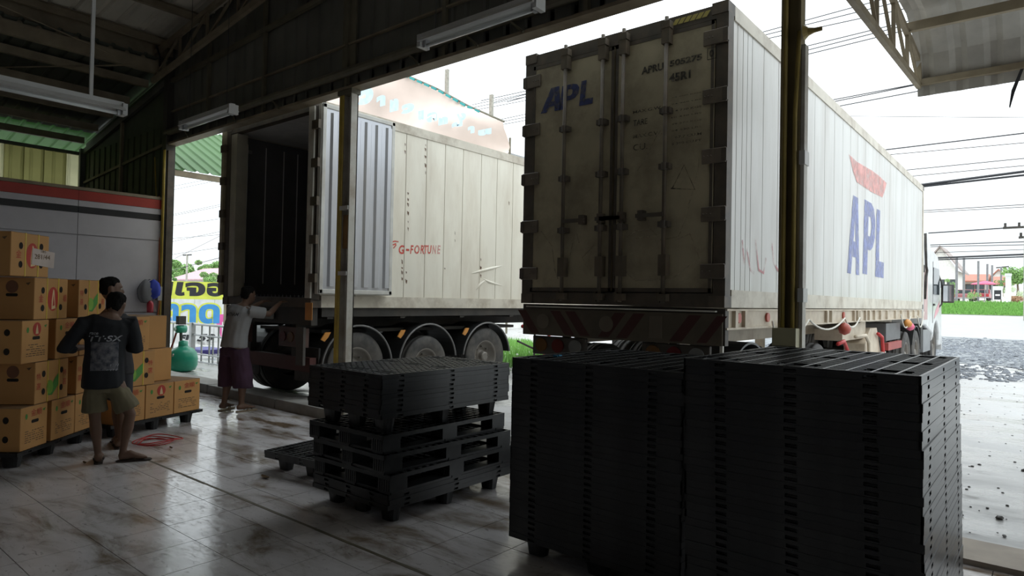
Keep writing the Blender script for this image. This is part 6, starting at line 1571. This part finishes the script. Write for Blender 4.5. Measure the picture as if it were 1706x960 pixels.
def tree(label, px_, pyb, pyt, y, wpx, m, seed, n=3600, cat='tree', name='tree', trunk=True):
    base = on(px_, pyb, 'y', y); topz = Zp(px_, pyt, y); D = (base-EYE).dot(FW); Wd = wpx*D/FPX; g0 = gz(y); H_ = topz-g0
    t = thing(name, label, cat, (base.x, y, g0))
    if trunk: MB().tube([(0, 0, 0), (.02*H_, 0, H_*.3), (0, 0, H_*.62)], [H_*.03, H_*.022, H_*.012], 8).build('trunk', bark, t, smooth=True)
    rs = np.random.RandomState(seed); k = 9; cs = np.stack([rs.uniform(-.34, .34, k)*Wd, rs.uniform(-.3, .3, k)*Wd, (rs.uniform(.45, .85, k) if trunk else rs.uniform(.2, .8, k))*H_], 1); cr = rs.uniform(.16, .26, k)*Wd
    idx = rs.randint(0, k, n); dv = rs.normal(size=(n, 3)); dv /= np.linalg.norm(dv, axis=1)[:, None]; c = cs[idx]+dv*cr[idx][:, None]*rs.uniform(.55, 1, n)[:, None]*np.array([1, 1, .75])
    c[:, 2] = np.clip(c[:, 2], .05, H_); s_ = Wd*.028*rs.uniform(.6, 1.4, n); a = rs.normal(size=(n, 3)); a /= np.linalg.norm(a, axis=1)[:, None]; bb = np.cross(a, rs.normal(size=(n, 3))); bb /= np.linalg.norm(bb, axis=1)[:, None]
    V = np.stack([c+a*s_[:, None], c+bb*s_[:, None], c-a*s_[:, None], c-bb*s_[:, None]], 1).reshape(-1, 3)
    me = bpy.data.meshes.new('crown'); me.from_pydata(V.tolist(), [], np.arange(4*n).reshape(-1, 4).tolist()); me.materials.append(m); o = put('crown', me, t); o['kind'] = 'stuff'
    return t
tree('broad pale tree left of the slim far pole, over the sign board', 294, 470, 426, 46, 34, leafg2, 1); tree('round crowned tree right of the slim far pole, over the sign board', 335, 470, 422, 44, 34, leafg2, 2)
tree('low tree beside the open container edge, behind the sign board', 352, 474, 444, 36, 34, leafg2, 3); tree('dark green shrub at the left edge of the far roof', 287, 474, 452, 28, 16, leafg, 4, cat='shrub', name='shrub', trunk=False)
tree('leafy tree at the far right edge behind the white pillar', 1694, 500, 432, 72, 50, leafg2, 5, 2200); tree('dark leafy tree filling the far right corner above the yard', 1722, 500, 436, 80, 40, leafg, 6, 1800)
tree('small tree just left of the white pillar', 1668, 492, 462, 92, 20, leafg, 7, 900)
tree('yellow green hedge bush in front of the white house', 1577, 482, 458, 88, 26, leafg2, 8, 1200, 'shrub', 'shrub', False); tree('yellow green hedge bush against the white house corner', 1592, 482, 464, 92, 18, leafg2, 9, 900, 'shrub', 'shrub', False)
tree('white flowering bush right of the white pillar', 1692, 498, 470, 66, 30, mat('pale_blossom', (.62, .70, .50), .6), 12, 1200, 'shrub', 'shrub', False)
tree('wide hazy tree crown low behind the slim far pole', 318, 478, 440, 52, 60, leafg2, 31); tree('hazy tree crown at the open container edge, behind the pink roof', 364, 478, 432, 56, 40, leafg2, 32)
tree('hazy tree at the corner column edge, behind the pink roof', 284, 478, 436, 58, 40, leafg2, 33)
def house(label, x0p, x1p, pyb, pye, pyr, y, wallm, roofm, dep=8, windows=0, gable=False):
    x0, x1 = X(x0p, y), X(x1p, y); g0 = gz(y)-.3; ze, zr = Zp((x0p+x1p)/2, pye, y), Zp((x0p+x1p)/2, pyr, y)
    t = thing('house', label, 'house', ((x0+x1)/2, y, g0)); w_ = (x1-x0)/2
    MB().box(-w_, w_, 0, dep, 0, ze-g0).build('wall', wallm, t)
    if gable: MB().prism([(-w_-.6, ze-g0-.35), (0, zr-g0), (w_+.6, ze-g0-.35), (w_+.6, ze-g0-.1), (0, zr-g0+.25), (-w_-.6, ze-g0-.1)], (0, -.5, 0), XP, ZP, YP, dep+1).build('roof', roofm, t); MB().prism([(-w_, ze-g0-.02), (w_, ze-g0-.02), (0, zr-g0)], (0, .02, 0), XP, ZP, YP, .2).build('gable', wallm, t)
    else: MB().prism([(-.8, ze-g0), (dep/2, zr-g0), (dep+.8, ze-g0), (dep+.8, ze-g0+.2), (dep/2, zr-g0+.25), (-.8, ze-g0+.2)], (-w_-.5, 0, 0), YP, ZP, XP, 2*w_+1).build('roof', roofm, t)
    for k in range(windows):
        x = -w_+2*w_*(k+.5)/windows; f = MB().box(x-.6, x+.6, -.04, .0, (ze-g0)*.45, (ze-g0)*.45+1.2).build('window', chassis, t); MB().box(x-.5, x+.5, -.06, -.04, (ze-g0)*.45+.1, (ze-g0)*.45+1.1).build('pane', glass_m, f)
    return t
house('two storey white house with a sloping grey roof behind the truck mirror', 1536, 1596, 480, 452, 412, 112, whitewall, mat('grey_brown_roof', (.34, .28, .26), .7), windows=3, gable=True)
house('long low house with a red roof, nearest the white house', 1592, 1640, 486, 470, 458, 128, mat('tan_wall', (.5, .42, .36), .7), redroof, windows=3)
house('red roofed house in the middle of the far row', 1618, 1668, 486, 474, 462, 142, mat('tan_wall', (.5, .42, .36), .7), redroof, windows=2)
house('red roofed house with a peaked roof, at the right of the far row', 1645, 1682, 486, 470, 450, 160, whitewall, redroof, gable=True, windows=2)
house('pink roofed house beyond the sign board at the left', 292, 372, 480, 468, 447, 40, whitewall, mat('faded_pink_roof', (.50, .32, .34), .7), windows=2)
for k, (px_, pyt) in enumerate(((1594, 428), (1606, 430), (1630, 435), (1645, 440), (1653, 442), (1668, 445))):
    y = 84+k*7; p = on(px_, pyt, 'y', y)
    t = thing('utility_pole', 'grey far pole, %s from the left in the row along the red roofs' % ('first second third fourth fifth last'.split()[k]), 'pole', (p.x, y, gz(y)))
    MB().box(-.11, .11, -.11, .11, 0, p.z-gz(y)).build('pole_shaft', mat('far_pole_grey', (.22, .22, .23), .8), t)
    if k == 5: MB().bar((-.6, 0, p.z-gz(y)-.1), (.9, 0, p.z-gz(y)+.05), .2, .15).build('street_lamp', chassis, t)
# white pillar and small sign
y = 62; p = on(1680, 457, 'y', y); t = thing('gate_pillar', 'tall white pillar standing beyond the grass verge', 'pillar', (p.x, y, gz(y))); MB().box(-.17, .17, -.17, .17, 0, p.z-gz(y)).build('shaft', board_white, t); MB().box(-.2, .2, -.2, .2, p.z-gz(y)-.15, p.z-gz(y)+.05).build('cap', board_white, t)
y = 60.5; p = on(1662, 495, 'y', y); sg_ = thing('notice_board', 'small white standing notice board with a dark panel, left of the white pillar', 'sign', (p.x, y, gz(y)))
zt, zb = Zp(1662, 477, y)-gz(y), Zp(1662, 505, y)-gz(y); bx_ = bevel(MB().box(-.30, .30, 0, .05, max(.25, zt-1.2), zt).build('board', board_white, sg_), .01); MB().box(-.21, .21, -.006, 0, zt-1.0, zt-.3).build('dark_panel', sign_black, bx_); MB().box(-.14, .14, -.012, -.006, zt-.72, zt-.60).build('pale_line', board_white, bx_)
for x in (-.26, .26): MB().bar((x, .02, 0), (x, .02, max(.3, zt-1.15)), .05).build('leg', board_white, sg_)
# pickup trucks
def pickup(label, px_, y, col, tail=True, k=1.):
    x = X(px_, y, 500); t = thing('pickup_truck', label, 'pickup truck', (x, y, gz(y)))
    b = MB().prism([(0, .45), (0, .98), (1.6, 1.0), (1.75, 1.55), (2.9, 1.58), (3.6, 1.05), (4.7, .92), (4.8, .45)], (-.85, 0, 0), YP, ZP, XP, 1.7).build('body', col, t); bevel(b, .06)
    MB().box(-.7, .7, 1.60, 1.72, 1.08, 1.5).build('rear_window', glass_m, t)
    for s_ in (-1, 1): MB().prism([(1.85, 1.08), (2.8, 1.1), (2.75, 1.5), (1.95, 1.5)], (s_*.855-.005, 0, 0), YP, ZP, XP, .01).build('side_window', glass_m, t)
    MB().box(-.85, .85, -.1, 0, .42, .56).build('bumper', galv, t)
    for s_ in (-1, 1):
        MB().box(s_*.78-.07, s_*.78+.07, -.03, .0, .65, .92).build('tail_lamp', red_m, t)
        for yy in (.95, 3.85):
            w_ = MB().lathe([(-.1, .2), (-.11, .34), (0, .36), (.11, .34), (.1, .2)], (0, 0, 0), 'x', 20).build('wheel', rubber, t, loc=(s_*.72, yy, .36)); MB().lathe([(-.09, .2), (-.05, 0), (.05, 0), (.09, .2)], (0, 0, 0), 'x', 12).build('rim', rim_m, w_)
    return t
pickup('dull red pickup truck parked nearest the truck mirror', 1603, 96, mat('dusty_red_car', (.34, .12, .13), .35)); pickup('bright red pickup truck half under the pink parasol', 1634, 104, pickup_red)
y = 100; p = on(1641, 470, 'y', y); t = thing('parasol', 'flat pink red parasol over the far parked pickup', 'parasol', (p.x, y, gz(y)))
MB().tube([(0, 0, 0), (0, 0, p.z-gz(y))], .05, 6).build('pole', galv, t); MB().lathe([(p.z-gz(y)-.30, 1.5), (p.z-gz(y)-.15, 1.25), (p.z-gz(y)+.12, .2), (p.z-gz(y)+.15, 0)], (0, 0, 0), 'z', 12).build('canopy', mat('pink_parasol_cloth', (.65, .10, .20), .6), t)
# low shrubs and planters along the far yard
tree('dry brown bush right of the white pillar on the far yard', 1700, 508, 494, 64, 34, mat('dry_bush', (.42, .26, .16), .8), 21, 900, 'shrub', 'shrub', False)
tree('low grassy tuft before the red parked pickup', 1622, 490, 483, 88, 24, leafg2, 22, 600, 'shrub', 'shrub', False)
